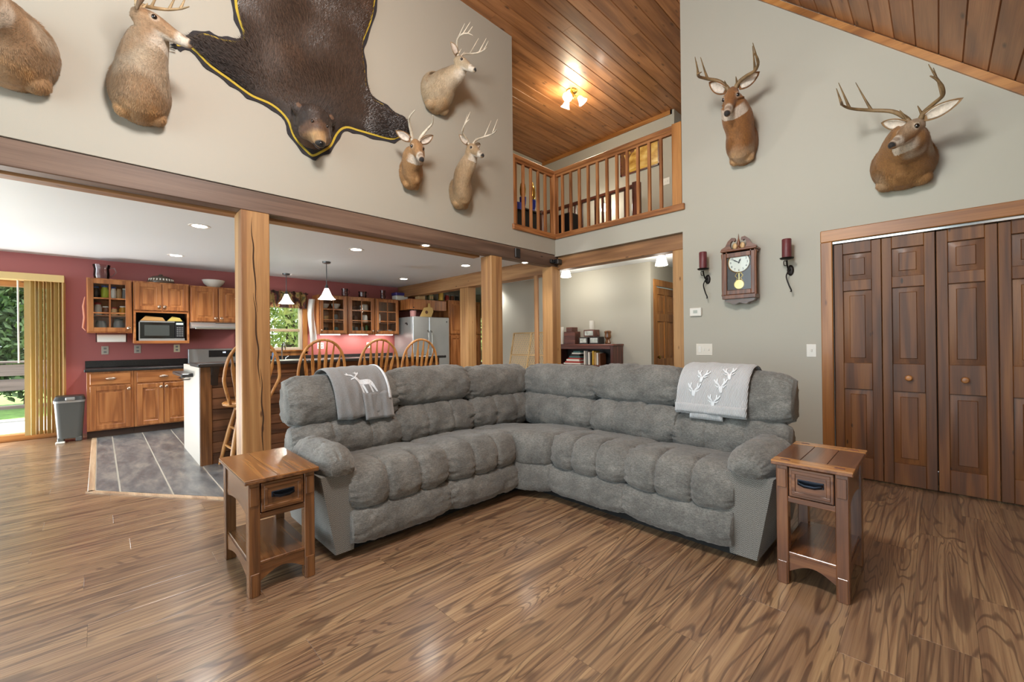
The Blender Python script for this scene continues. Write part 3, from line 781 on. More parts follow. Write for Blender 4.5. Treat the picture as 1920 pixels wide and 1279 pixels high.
tr_ = thing('throw_blanket', 'pale grey ribbed throw scattered with white deer heads, right end of sofa', 'blanket')
f2 = throw(FR, 1.30, .86, 0, .80, .035, .014, .016, 5, flare=-.03)
obj('cloth', sheet(f2, .03, .79), M_TH2, tr_, smooth=180)
f2b = throw(FR, 1.22, 1.0, 0, .80, .02, .012, .006, 8)
obj('folded_layer', sheet(f2b, .6, .82, na=16, ns=14, th=.012), M_TH2, tr_, smooth=180)
f2c = throw(FR, 1.30, .86, 0, .80, .035, .026, .012, 5, flare=-.03)
obj('folded_layer', sheet(f2c, .715, .78, na=30, ns=10, th=.012), M_TH2, tr_, smooth=180)
HEAD = [[(-.10, .10), (.10, .10), (.08, -.14), (.05, -.34), (-.05, -.34), (-.08, -.14)], [(-.09, .08), (-.30, .20), (-.13, -.02)], [(.09, .08), (.30, .20), (.13, -.02)],
        [(-.07, .10), (-.24, .30), (-.34, .56), (-.28, .58), (-.20, .40), (-.18, .62), (-.12, .62), (-.13, .36), (-.02, .12)],
        [(.07, .10), (.24, .30), (.34, .56), (.28, .58), (.20, .40), (.18, .62), (.12, .62), (.13, .36), (.02, .12)]]
for k, (a, s, rt) in enumerate(((.36, .545, -.05), (.74, .52, .15), (.27, .635, .0), (.65, .60, .1), (.56, .70, .0))):
    obj('deer_head_print', decal(f2, HEAD, a, s, .30, .088, 0.0165, rt), M_PRINT, tr_, smooth=0)

# ------------------------------------------------------------------ end tables
M_BRONZE = pbr('dark_bronze_pull', sR(40, 46, 56), .25, .8)
def end_table(label, loc, rz, W, D, H, mat, topmat, inlay):
    t = thing('end_table', label, 'table', loc, rz)
    ov = .018; tt = .022
    top = obj('table_top', B(-ov, -ov, H - tt, W + ov, D + ov, H - .006, b=.003), mat, t)
    rail = .085 if inlay else .0
    if inlay:
        for y0, y1 in ((-ov, -ov + rail), (D + ov - rail, D + ov)):
            obj('end_rail', B(-ov, y0 + .0006, H - .008, W + ov, y1 - .0006, H, b=.0015), topmat, top, axis='X')
            for x in (.035, W - .035): obj('inlay', B(x - .02, (y0 + y1) / 2 - .009, H - .004, x + .02, (y0 + y1) / 2 + .009, H + .0012, b=.0008), W_DARK, top)
        n = 3
        for k in range(n):
            a, b2 = -ov + (W + 2 * ov) * k / n, -ov + (W + 2 * ov) * (k + 1) / n
            obj('board', B(a + .0008, -ov + rail, H - .008, b2 - .0008, D + ov - rail, H - .0005, b=.0015), mat, top, axis='Y')
    else:
        for a, b2 in ((-ov, W * .42), (W * .42, W + ov)):
            obj('board', B(a + .0008, -ov, H - .008, b2 - .0008, D + ov, H, b=.0018), topmat, top, axis='Y')
    L = .05
    for x in (0, W - L):
        for y in (0, D - L):
            lg = MB().box(x, y, 0, x + L, y + L, H - tt, b=.003)
            leg = obj('leg', lg, mat, t)
            for z, h in ((H - .13, .09), (.0, .11)) if y == 0 else ():
                obj('leg_block', B(x + .006, y - .006, z, x + L - .006, y + .01, z + h, b=.002), mat, leg)
    zd = H - .195
    # side panels with a shallow arch
    for x in (.008, W - .026):
        poly = [(L - .004, H - tt), (D - L + .004, H - tt), (D - L + .004, zd + .0)]
        poly += [(D / 2 + (D / 2 - L) * (1 - 2 * i / 10), zd + .03 * math.sin(PI * i / 10)) for i in range(1, 10)] + [(L - .004, zd)]
        obj('side_panel', MB().prism(poly, x, x + .018, 'x'), mat, t, axis='Y')
        poly = [(L - .004, .145), (D - L + .004, .145), (D - L + .004, .06)]
        poly += [(D / 2 + (D / 2 - L) * (1 - 2 * i / 10), .06 + .045 * math.sin(PI * i / 10)) for i in range(1, 10)] + [(L - .004, .06)]
        obj('side_rail', MB().prism(poly, x, x + .018, 'x'), mat, t, axis='Y')
    obj('back_panel', B(L - .004, D - .03, zd, W - L + .004, D - .012, H - tt), mat, t)
    for y in (.012, D - .032):
        poly = [(L - .004, .145), (W - L + .004, .145), (W - L + .004, .06)]
        poly += [(W / 2 + (W / 2 - L) * (1 - 2 * i / 10), .06 + .045 * math.sin(PI * i / 10)) for i in range(1, 10)] + [(L - .004, .06)]
        obj('lower_rail', MB().prism(poly, y, y + .02, 'y'), mat, t, axis='X')
    obj('shelf', B(.012, .008, .142, W - .012, D - .008, .158, b=.003), mat, t, axis='Y')
    obj('apron', B(L - .004, .004, zd - .005, W - L + .004, .03, zd + .022, b=.002), mat, t)
    obj('drawer_gap', B(L - .002, .014, zd + .02, W - L + .002, .03, H - tt), M_DARKGAP, t)
    a, b2, z0, z1 = L + .004, W - L - .004, zd + .026, H - tt - .006
    dr = obj('drawer', B(a, .0, z0, b2, .02, z1, b=.003), mat, t, axis='X')
    fr = .028
    obj('drawer_panel', MB().box(a + .012, -.006, z0 + .012, b2 - .012, .004, z0 + fr, b=.002).box(a + .012, -.006, z1 - fr, b2 - .012, .004, z1 - .012, b=.002)
        .box(a + .012, -.006, z0 + fr, a + fr, .004, z1 - fr, b=.002).box(b2 - fr, -.006, z0 + fr, b2 - .012, .004, z1 - fr, b=.002), mat, dr, axis='X')
    cx, cz = (a + b2) / 2, (z0 + z1) / 2 + .005
    h = MB().box(cx - .052, -.006, cz - .012, cx + .052, .002, cz + .016, b=.002)
    h.tube([(cx - .046, -.004, cz + .004), (cx - .044, -.022, cz), (cx - .02, -.03, cz - .006), (cx + .02, -.03, cz - .006), (cx + .044, -.022, cz), (cx + .046, -.004, cz + .004)], .006, 8, sq=(1.3, .7))
    obj('drawer_pull', h, M_BRONZE, dr)
    return t
end_table('warm oak end table with two-board top, left of the sofa', (.497, 2.29, 0), 0, .30, .555, .562, W_TAB, W_TABTOPL, False)
end_table('reddish oak end table with inlaid pale top rails, right of the sofa', (2.40, .575, 0), -PI / 2, .285, .50, .603, W_TABR, W_TABTOP, True)
# ------------------------------------------------------------------ closet doors, hall door
def leaf_frame(mb, w, h, t, st, zs):
    """stile-and-rail frame in local (x across, z up), face at y=0, thickness to +t"""
    mb.box(0, 0, 0, st, t, h, b=.003).box(w - st, 0, 0, w, t, h, b=.003)
    for a, b in zs: mb.box(st, 0, a, w - st, t, b, b=.003)
    return mb
def raised(w, h, t):
    m = min(.042, w * .24); q = [(0, 0), (w, 0), (w, h), (0, h)]; i = [(m, m), (w - m, m), (w - m, h - m), (m, h - m)]; e = .004
    i2 = [(m + e, m + e), (w - m - e, m + e), (w - m - e, h - m - e), (m + e, h - m - e)]
    vs = [(a, .018, b) for a, b in q] + [(a, .008, b) for a, b in i] + [(a, .003, b) for a, b in i2] + [(a, t, b) for a, b in q]
    fs = [(4 * k + j, 4 * k + (j + 1) % 4, 4 * k + 4 + (j + 1) % 4, 4 * k + 4 + j) for k in (0, 1) for j in range(4)]
    return MB().add(vs, fs + [(8, 9, 10, 11), (15, 14, 13, 12)] + [(j, 12 + j, 12 + (j + 1) % 4, (j + 1) % 4) for j in range(4)])
def panel_leaf(parent, x0, z0, w, h, mat, st=.062, rails=((0, .175), (.755, .98), (1.60, 1.69), (1.92, 2.02)), split=False, name='door_leaf'):
    lf = obj(name, leaf_frame(MB(), w, h, .034, st, rails), mat, parent, (x0, 0, z0), axis='Z')
    cols = [(st, w - st)]
    if split:
        cs_ = .09
        for (a, b), (c, d) in zip(rails[:-1], rails[1:]): obj('mullion', B(w / 2 - cs_ / 2, 0, b, w / 2 + cs_ / 2, .034, c, b=.003), mat, lf, axis='Z')
        cols = [(st, w / 2 - cs_ / 2), (w / 2 + cs_ / 2, w - st)]
    for (a, b), (c, d) in zip(rails[:-1], rails[1:]):
        for q0, q1 in cols: obj('raised_panel', raised(q1 - q0, c - b, .028), mat, lf, (q0, 0, b), axis='Z')
    return lf
LW = .3125
for n, yl, lab in ((2, .642, 'stained six-panel bifold closet door nearest the clock'), (3, .008, 'stained six-panel bifold closet door at the right edge')):
    d = bpy.data.objects.new('door_%d' % n, None); COL.objects.link(d); d.location = (X2 + (.004 if n == 2 else .012), yl, .012); d.rotation_euler = (0, 0, -PI / 2)
    tag(d, lab, None, None, 'structure')
    for k in (0, 1): panel_leaf(d, k * (LW + .003), 0, LW, 2.015, W_DOOR)
    kx = LW + .003 + LW / 2 if n == 2 else LW / 2 - .012
    obj('knob', MB().lathe([(.008, 0), (.009, -.016), (.02, -.024), (.023, -.034), (.017, -.043), (0.001, -.046)], (kx, 0, .868), 16, 'y'), W_TRIM, d)
d = bpy.data.objects.new('door_4', None); COL.objects.link(d); d.location = (DX0, 3.13, .01); tag(d, 'honey pine six-panel door at the end of the hall', None, None, 'structure')
panel_leaf(d, 0, 0, DX1 - DX0, 2.04, W_TRIM, st=.115, rails=((0, .22), (.72, .90), (1.50, 1.62), (1.93, 2.04)), split=True)
obj('knob', MB().lathe([(.025, 0), (.01, -.01), (.01, -.03), (.026, -.04), (.028, -.055), (.015, -.066), (.001, -.068)], (.07, 0, .93), 16, 'y'), M_BRASS, d)

# ------------------------------------------------------------------ kitchen cabinets
M_CTOP = pbr('black_counter', sR(40, 40, 41), .28, vary=(60, .3))
def knob(parent, x, y, z):
    obj('knob', MB().lathe([(.007, 0), (.007, -.012), (.018, -.018), (.02, -.028), (.012, -.036), (.001, -.037)], (x, y, z), 12, 'y'), M_NICKEL, parent)
def cdoor(parent, x0, x1, z0, z1, yf, kx=None, kz=None, glass=None, mat=W_CAB):
    st = .058; w, h = x1 - x0, z1 - z0
    d = obj('door', leaf_frame(MB(), w, h, .02, st, ((0, st), (h - st, h))), mat, parent, (x0, yf - .02, z0), axis='Z')
    if glass:
        nx, nz = glass; mb = MB()
        for i in range(1, nx): xx = st + (w - 2 * st) * i / nx; mb.box(xx - .009, .002, st, xx + .009, .016, h - st)
        for i in range(1, nz): zz = st + (h - 2 * st) * i / nz; mb.box(st, .003, zz - .009, w - st, .015, zz + .009)
        obj('muntin', mb, mat, d, axis='Z')
        for i in range(nx):
            for j in range(nz):
                obj('pane', B(st + (w - 2 * st) * i / nx, .009, st + (h - 2 * st) * j / nz, st + (w - 2 * st) * (i + 1) / nx, .012, st + (h - 2 * st) * (j + 1) / nz), M_GLASS, d)
    else:
        obj('panel', B(st - .004, .008, st - .004, w - st + .004, .016, h - st + .004), mat, d, axis='Z')
        obj('panel_field', MB().box(st + .028, .003, st + .028, w - st - .028, .01, h - st - .028, b=.004), mat, d, axis='Z')
    if kx is not None: knob(d, kx - x0, 0, kz - z0)
    return d
def carcass(x0, x1, y0, y1, z0, z1, openfront=False, shelves=()):
    if not openfront: return MB().box(x0, y0, z0, x1, y1, z1, b=.002)
    t = .018; mb = MB().box(x0, y0, z0, x0 + t, y1, z1).box(x1 - t, y0, z0, x1, y1, z1).box(x0 + t, y0 + .001, z0, x1 - t, y1, z0 + t).box(x0 + t, y0 + .001, z1 - t, x1 - t, y1, z1).box(x0 + t, y1 - .01, z0 + t, x1 - t, y1, z1 - t)
    for z in shelves: mb.box(x0 + t, y0 + .03, z - .008, x1 - t, y1, z + .008)
    return mb
def cabinet(name, label, x0, x1, y0, y1, z0, z1, **kw):
    c = thing(name, label, 'cabinet', (0, 0, 0)); 
    obj('body', carcass(x0, x1, y0, y1, z0, z1, **kw), W_CAB, c, axis='Z'); return c
YF, YU = 7.70, 7.965          # base and wall cabinet fronts
# base cabinets left
def base_cab(label, x0, x1, doors):
    c = cabinet('base_cabinet', label, x0, x1, YF, YK - .005, .10, .868)
    obj('toe_kick', B(x0 + .0, YF + .075, .0, x1, YF + .12, .10), pbr('toe_kick', sR(62, 40, 26), .7), c)
    dw = obj('drawer', B(x0 + .03, YF - .02, .70, x1 - .03, YF, .845, b=.006), W_CAB, c, axis='X')
    cx = (x0 + x1) / 2
    obj('pull', MB().ball((cx, YF - .024, .775), (.055, .018, .018), 16, 8), M_NICKEL, dw)
    for a, b, k in doors: cdoor(c, a, b, .115, .68, YF, k, .63)
    return c
base_cab('oak base cabinet with one door and a drawer beside the trash can', -.118, .333, ((-.088, .303, .285),))
base_cab('oak base cabinet with two doors below the microwave', .336, .962, ((.366, .642, .62), (.656, .932, .678)))
ct = tag(obj('countertop', MB().box(-.14, YF - .03, .868, .985, YK - .004, .905, b=.006), M_CTOP), 'black countertop left of the stove', 'countertop')
tag(obj('backsplash', B(-.14, YK - .03, .906, .985, YK - .002, 1.0, b=.004), M_CTOP), 'low black backsplash left of the stove', 'backsplash')
# base run right of the stove (mostly hidden behind the island)
c = cabinet('base_cabinet', 'long oak base cabinet under the sink behind the island', 1.80, 4.50, YF, YK - .005, .0, .868)
for k in range(4): cdoor(c, 1.84 + k * .66, 2.46 + k * .66, .115, .68, YF)
tag(obj('countertop', MB().box(1.78, YF - .03, .868, 4.52, YK - .004, .905, b=.006), M_CTOP), 'black countertop under the kitchen window and glass cabinets', 'countertop')
tag(obj('backsplash', B(1.78, YK - .03, .906, 4.52, YK - .002, 1.0, b=.004), M_CTOP), 'low black backsplash under the kitchen window', 'backsplash')

# wall cabinets
gc = cabinet('wall_cabinet', 'oak wall cabinet with six-pane glass door full of jars', -.118, .333, YU, YK - .005, 1.385, 2.125, openfront=True, shelves=(1.62, 1.86))
cdoor(gc, -.108, .323, 1.40, 2.11, YU, .298, 1.455, glass=(2, 3))
mc = cabinet('wall_cabinet', 'oak wall cabinet with two doors above the microwave', .345, .975, YU, YK - .005, 1.70, 2.125)
cdoor(mc, .36, .652, 1.715, 2.10, YU, .628, 1.77); cdoor(mc, .668, .96, 1.715, 2.10, YU, .69, 1.77)
mb = MB().box(.346, YU + .011, 1.245, .363, YK - .01, 1.699).box(.957, YU + .011, 1.245, .974, YK - .01, 1.699).box(.364, YU + .011, 1.245, .956, YK - .01, 1.263).box(.345, YU - .012, 1.235, .372, YU + .01, 1.699, b=.003).box(.948, YU - .012, 1.235, .975, YU + .01, 1.699, b=.003).box(.3725, YU - .012, 1.235, .9475, YU + .01, 1.275, b=.003).box(.3725, YU - .012, 1.678, .9475, YU + .01, 1.699, b=.003)
obj('microwave_nook', mb, W_CAB, mc, axis='X')
obj('nook_back', B(.36, YK - .04, 1.26, .96, YK - .01, 1.70), M_DARKGAP, mc)
hc = cabinet('wall_cabinet', 'oak wall cabinet with two doors over the range hood', .985, 1.70, YU, YK - .005, 1.555, 2.115)
cdoor(hc, 1.0, 1.335, 1.57, 2.09, YU, 1.305, 1.625); cdoor(hc, 1.35, 1.685, 1.57, 2.09, YU, 1.38, 1.625)
tag(obj('paper_note', MB().prism([(1.56, 1.95), (1.66, 2.05), (1.74, 1.93), (1.66, 1.82)], YU - .026, YU - .022, 'y'), M_WHITE, hc), 'white paper taped to the cabinet door')
# microwave
mw = thing('microwave', 'black microwave with silver trim in an oak cabinet nook', 'microwave', (.402, YU + .02, 1.263))
obj('case', B(0, 0, .006, .52, .3, .30, b=.008), M_BLACK, mw)
dr = obj('door', B(.004, -.018, .035, .40, 0, .295, b=.004), pbr('oven_glass', sR(24, 26, 26), .08), mw)
obj('window', B(.06, -.02, .085, .34, -.016, .24), pbr('oven_window', sR(70, 74, 72), .2), dr)
obj('door_frame', MB().box(0, -.022, .28, .40, -.016, .297).box(0, -.022, .03, .012, -.016, .297), M_STEEL, dr)
obj('lower_trim', B(0, -.02, .006, .52, -.002, .045, b=.003), M_STEEL, mw)
pn = obj('control_panel', B(.405, -.016, .05, .516, 0, .295, b=.003), M_BLACK, mw)
obj('display', B(.42, -.019, .25, .5, -.015, .275), pbr('display_glow', sR(200, 230, 220), .3, emit=((.7, .95, .85, 1), .8)), pn)
for r in range(5):
    for q in range(3): obj('button', B(.424 + q * .028, -.019, .075 + r * .03, .444 + q * .028, -.015, .092 + r * .03), pbr('button_grey', sR(120, 120, 120), .5) if (r, q) == (0, 0) else bpy.data.materials['button_grey'], pn)
# cutting boards and food box lying on the microwave
for k, (x0, x1, z, c_, nm, lab) in enumerate(((.42, .70, 1.566, sR(196, 146, 84), 'cutting_board', 'wooden cutting board lying on top of the microwave'), (.72, .90, 1.566, sR(214, 190, 96), 'food_box', 'yellow and white box lying on top of the microwave'))):
    tag(obj(nm, MB().prism([(x0, z + .0), (x1, z), (x1 - .03, z + .05), (x0 + .06, z + .07)], YU + .05, YU + .22, 'y'), pbr(nm, c_, .5)), lab, 'board' if k == 0 else 'box')
# range hood + stove
hd = thing('range_hood', 'stainless range hood below the oak cabinet', 'range hood')
obj('canopy', MB().prism([(YK - .01, 1.46), (YU - .16, 1.46), (YU - .16, 1.49), (YU - .0, 1.555), (YK - .01, 1.555)], .985, 1.70, 'x'), M_STEEL, hd, smooth=20)
obj('lip', B(1.03, YU - .17, 1.445, 1.68, YU - .14, 1.468, b=.003), M_CHROME, hd)
obj('grille', B(1.30, YU - .035, 1.53, 1.66, YU - .02, 1.548), M_BLACK, hd)
sv = thing('stove', 'stainless electric stove with black control display', 'stove', (.99, 7.64, 0))
obj('body', B(0, .02, .03, .74, .62, .90, b=.005), M_STEEL, sv)
obj('cooktop', B(-.002, .0, .90, .742, .60, .918, b=.004), M_BLACK, sv)
bk = obj('back_panel', B(0, .56, .918, .74, .64, 1.145, b=.006), M_STEEL, sv)
obj('control_display', B(.26, .553, 1.01, .62, .562, 1.12, b=.002), M_BLACK, bk)
obj('clock_digits', MB().box(.45, .551, 1.075, .458, .554, 1.095).box(.465, .551, 1.075, .485, .554, 1.08).box(.465, .551, 1.09, .485, .554, 1.095).box(.477, .551, 1.075, .485, .554, 1.095), pbr('digits', sR(210, 230, 255), .4, emit=((.8, .9, 1, 1), 2)), bk)
obj('oven_handle', MB().tube([(.06, -.03, .78), (.68, -.03, .78)], .012, 10), M_CHROME, sv)
# three glass cabinets by the window, with lit strips under them
UN = ((2.872, 3.40), (3.415, 3.955), (3.97, 4.50))
labs = ('glass-door oak cabinet nearest the kitchen window', 'middle glass-door oak cabinet of the three by the window', 'glass-door oak cabinet beside the refrigerator')
for (a, b), lb, kx in zip(UN, labs, ('l', 'r', 'l')):
    c = cabinet('wall_cabinet', lb, a, b, YU, YK - .005, 1.385, 2.115, openfront=True, shelves=(1.62, 1.86))
    cdoor(c, a + .02, b - .02, 1.40, 2.10, YU, (a + .045 if kx == 'l' else b - .045), 1.455, glass=(2, 3))
    s_ = tag(obj('cabinet_strip_light', B(a + .06, YU + .04, 1.372, b - .12, YU + .10, 1.384, b=.003), M_STRIPL), 'lit strip light under the ' + lb.replace('glass-door oak ', ''), 'light')
    lamp('strip_glow', 'AREA', ((a + b) / 2, YU + .12, 1.365), 2.2, (1, .86, .78), aim=((a + b) / 2, YU + .2, 1.0), shape='RECTANGLE', size=.35, size_y=.06)

# small things: jars, bowls and dishes
def jar(name, label, cat, x, y, z, r, h, mat, lid=None, group=None, prof=None):
    t = thing(name, label, cat, (x, y, z), group=group)
    pf = prof or [(r * .9, 0), (r, h * .04), (r, h * .78), (r * .8, h * .9), (r * .8, h)]
    obj('body', MB().lathe(pf, n=14), mat, t)
    if lid: obj('lid', MB().lathe([(r * .86, h), (r * .88, h * 1.02), (r * .88, h * 1.14), (r * .8, h * 1.17)], n=14), lid, t)
    return t
def col(r, g, b, rough=.4): return pbr('paint_%d_%d_%d' % (r, g, b), sR(r, g, b), rough)
C_ = {k: col(*v) for k, v in dict(blue=(58, 92, 168), lime=(178, 196, 60), white=(226, 224, 214), amber=(196, 140, 40), red=(168, 58, 50), brown=(104, 62, 36), grey=(128, 130, 128), green=(70, 120, 70), teal=(70, 110, 110), tan=(196, 160, 110), dark=(40, 34, 32), gold=(206, 164, 60), purple=(70, 60, 130)).items()}
ys = YU + .14
items = [(-.03, 1.868, .042, .135, 'dark', 'blue', 'tall blue-lidded grey jar on the top shelf of the spice cabinet'), (.06, 1.868, .04, .15, 'lime', 'blue', 'lime green canister with blue lid on top spice shelf'),
         (.15, 1.868, .03, .14, 'white', 'blue', 'slim white packet jar right of the lime canister'), (.205, 1.868, .027, .14, 'tan', None, 'slim tan packet on the top spice shelf'), (.262, 1.868, .026, .13, 'grey', 'white', 'slim grey jar at the right end of the top spice shelf'),
         (-.01, 1.628, .04, .15, 'white', 'red', 'white jar with red lid on the middle spice shelf'), (.068, 1.628, .036, .11, 'brown', 'white', 'brown spice jar with white lid on the middle shelf'), (.155, 1.628, .036, .10, 'tan', 'red', 'tan spice jar with red lid on the middle shelf'), (.245, 1.628, .042, .12, 'amber', 'white', 'amber honey jar with white lid on the middle shelf'),
         (.02, 1.403, .055, .15, 'grey', None, 'grey glass tumbler left on the bottom spice shelf'), (.20, 1.403, .055, .16, 'grey', 'dark', 'grey glass canister right on the bottom spice shelf')]
for x, z, r, h, a, b, lb in items: jar('spice_jar', lb, 'jar', x, ys, z, r, h, C_[a], C_[b] if b else None, 'jars in the spice cabinet')
BOWL = lambda r, h: [(r * .4, 0), (r * .45, h * .05), (r * .85, h * .55), (r, h), (r * .95, h), (r * .78, h * .55), (r * .3, h * .12)]
dish = [('bowl', 3.03, 1.868, .085, .09, 'white', 'white bowl on the top shelf nearest the window', 1), ('bowl', 3.24, 1.868, .085, .10, 'white', 'stacked white and green bowls on the top shelf', 1), ('bowl', 3.03, 1.628, .085, .10, 'tan', 'cream bowl on the middle shelf nearest the window', 1), ('glass', 3.24, 1.628, .04, .14, 'grey', 'grey drinking glass on the middle shelf near the window', 0),
        ('mug', 3.05, 1.403, .05, .11, 'dark', 'dark mug on the bottom shelf near the window', 0), ('mug', 3.24, 1.403, .05, .12, 'teal', 'teal mug on the bottom shelf near the window', 0),
        ('basket', 3.56, 1.868, .10, .07, 'brown', 'brown basket in the middle glass cabinet', 1), ('teapot', 3.82, 1.868, .07, .12, 'white', 'white creamer lit up in the middle glass cabinet', 0), ('bottle', 3.50, 1.628, .025, .17, 'tan', 'slim tan bottle in the middle glass cabinet', 0), ('figurine', 3.62, 1.628, .05, .13, 'brown', 'brown figurine in the middle glass cabinet', 0), ('pitcher', 3.82, 1.628, .06, .15, 'white', 'white pitcher in the middle glass cabinet', 0),
        ('glass', 3.55, 1.403, .035, .14, 'teal', 'teal glass at the bottom of the middle cabinet', 0), ('glass', 3.64, 1.403, .035, .13, 'grey', 'grey glass at the bottom of the middle cabinet', 0), ('glass', 3.76, 1.403, .035, .14, 'grey', 'clear grey tumbler at the bottom right of the middle cabinet', 0), ('bottle', 3.86, 1.403, .035, .17, 'green', 'green bottle at the bottom of the middle cabinet', 0),
        ('vase', 4.12, 1.628, .035, .18, 'white', 'slender white vase in the cabinet beside the refrigerator', 0), ('bowl', 4.12, 1.403, .07, .08, 'grey', 'grey bowl in the cabinet beside the refrigerator', 1), ('bowl', 4.34, 1.403, .07, .08, 'white', 'white dish in the cabinet beside the refrigerator', 1)]
for nm, x, z, r, h, c, lb, bw in dish: jar(nm, lb, nm, x, ys, z, r, h, C_[c], None, None, BOWL(r, h) if bw else None)
# on top of the cabinets
def pitcher(label, x, z, r, h, hx=1, y=YU + .15):
    t = thing('pitcher', label, 'pitcher', (x, y, z))
    obj('body', MB().lathe([(r * .85, 0), (r * .9, .004), (r, h * .3), (r * .92, h * .7), (r * 1.08, h), (r * 1.03, h), (r * .87, h * .7), (r * .94, h * .3), (r * .8, .01)], n=20, cap=False), M_GLASSWARE, t)
    obj('handle', MB().tube([(hx * r * .9, 0, h * .82), (hx * r * 1.5, 0, h * .85), (hx * r * 1.75, 0, h * .6), (hx * r * 1.4, 0, h * .35), (hx * r * .95, 0, h * .2)], .008, 8), M_GLASSWARE, t)
pitcher('large clear glass pitcher on the cabinet nearest the sliding door', .03, 2.126, .085, .20)
pitcher('small clear pitcher at the left on the three glass cabinets', 3.42, 2.116, .055, .16, 1)
pitcher('round clear teapot on the middle of the glass cabinets', 3.78, 2.116, .075, .13, 1)
pitcher('tall clear pitcher at the right on the glass cabinets', 4.22, 2.116, .05, .19, 1)
t = thing('cake_dome', 'lidded dark dish with white stripes on the microwave cabinet', 'dish', (.66, YU + .15, 2.126))
obj('dome', MB().lathe([(.16, 0), (.165, .02), (.14, .07), (.10, .10), (.03, .115), (.02, .135), (.001, .14)], n=24), pbr('smoked_glass', sR(96, 84, 74), .15), t)
mb = MB()
for k in range(10): a = PI * (1.15 + .7 * k / 9); mb.box(.152 * math.cos(a) - .008, .152 * math.sin(a) - .004, .004, .152 * math.cos(a) + .008, .152 * math.sin(a) + .004, .062)
obj('ribs', mb, C_['white'], t)
jar('serving_bowl', 'wide white serving bowl on the cabinet over the stove', 'bowl', 1.31, YU + .16, 2.116, .155, .12, C_['white'], prof=BOWL(.155, .12))
t = thing('storage_bin', 'white storage bin with dark blue lid on the glass cabinets', 'bin', (4.62, YU + .15, 2.116))
obj('tub', B(-.14, -.1, 0, .14, .1, .105, b=.012), C_['white'], t); obj('lid', B(-.15, -.11, .105, .15, .11, .165, b=.01), C_['purple'], t)
# paper towel holder, outlets
ph = thing('paper_towel_roll', 'white paper towel roll under the spice cabinet', 'paper towel'); obj('roll', MB().lathe([(.02, .0), (.055, .001), (.055, .289), (.02, .29)], (-.02, YU + .12, 1.315), 20, 'x'), M_WHITE, ph)
obj('bracket', MB().box(-.032, YU + .09, 1.26, -.024, YU + .15, 1.387).box(.274, YU + .09, 1.26, .282, YU + .15, 1.387), M_IRON, ph)
def outlet(label, x, y, z, mat, w=.075, h=.118, ax='y', gangs=1, kind='outlet', name='wall_outlet'):
    t = thing(name, label, kind, (x, y, z), 0 if ax == 'y' else -PI / 2)
    obj('plate', B(-w / 2, -.006, -h / 2, w / 2, 0, h / 2, b=.003), mat, t)
    for g in range(gangs):
        gx_ = (g - (gangs - 1) / 2) * .046
        if kind == 'outlet':
            for dz in (-.025, .025): obj('socket', MB().box(gx_ - .015, -.008, dz - .014, gx_ + .015, -.005, dz + .014, b=.002), C_['grey'] if mat is not M_WHITE else M_WHITE, t)
        elif g == 0 and gangs == 3: obj('rocker', B(gx_ - .016, -.009, -.032, gx_ + .016, -.005, .032, b=.002), M_WHITE, t)
        else: obj('toggle', MB().box(gx_ - .006, -.014, -.012, gx_ + .006, -.004, .012, b=.002), M_WHITE, t)
M_PEWTER = pbr('pewter_plate', sR(186, 180, 172), .35, .5)
outlet('pewter outlet plate nearest the trash can', .06, YK, 1.145, M_PEWTER); outlet('pewter outlet plate between the paper towels and microwave', .405, YK, 1.155, M_PEWTER); outlet('cream outlet plate near the stove', .86, YK, 1.16, M_CREAM)
outlet('pale outlet plate under the middle glass cabinet', 3.98, YK, 1.17, C_['white']); outlet('white outlet plate right of the sink window', 3.02, YK, 1.17, C_['white'], w=.12, gangs=2)
# trash can
tc_ = thing('trash_can', 'grey step trash can with black lid beside the cabinets', 'trash can', (-.27, 7.80, 0))
def rbox(w0, d0, w1, d1, z0, z1, r=.05, n=6):
    ring = lambda w, d, z: [((w / 2 - r) * sx + r * math.cos(a0 + PI / 2 * k / n), (d / 2 - r) * sy + r * math.sin(a0 + PI / 2 * k / n), z) for sx, sy, a0 in ((1, 1, 0), (-1, 1, PI / 2), (-1, -1, PI), (1, -1, 1.5 * PI)) for k in range(n + 1)]
    a, b = ring(w0, d0, z0), ring(w1, d1, z1); m = len(a)
    return MB().add(a + b, [(i, (i + 1) % m, m + (i + 1) % m, m + i) for i in range(m)] + [tuple(range(m))[::-1], tuple(range(m, 2 * m))])
obj('bin', rbox(.22, .24, .27, .30, .05, .50), pbr('bin_grey', sR(86, 88, 86), .35), tc_)
obj('base', MB().box(-.11, -.12, 0, -.05, .12, .06, b=.01).box(.05, -.12, 0, .11, .12, .06, b=.01).box(-.11, -.02, .03, .11, .12, .06), pbr('bin_base', sR(84, 86, 84), .4), tc_)
obj('rim', rbox(.28, .31, .285, .315, .50, .525), M_STEEL, tc_)
ld = obj('lid', rbox(.285, .315, .25, .28, .525, .575), pbr('bin_lid', sR(50, 50, 50), .4), tc_)
obj('latch', B(-.035, -.17, .53, .05, -.13, .565, b=.006), M_STEEL, ld)
obj('pedal', B(-.12, -.19, .0, -.04, -.10, .018, b=.005), C_['white'], tc_)
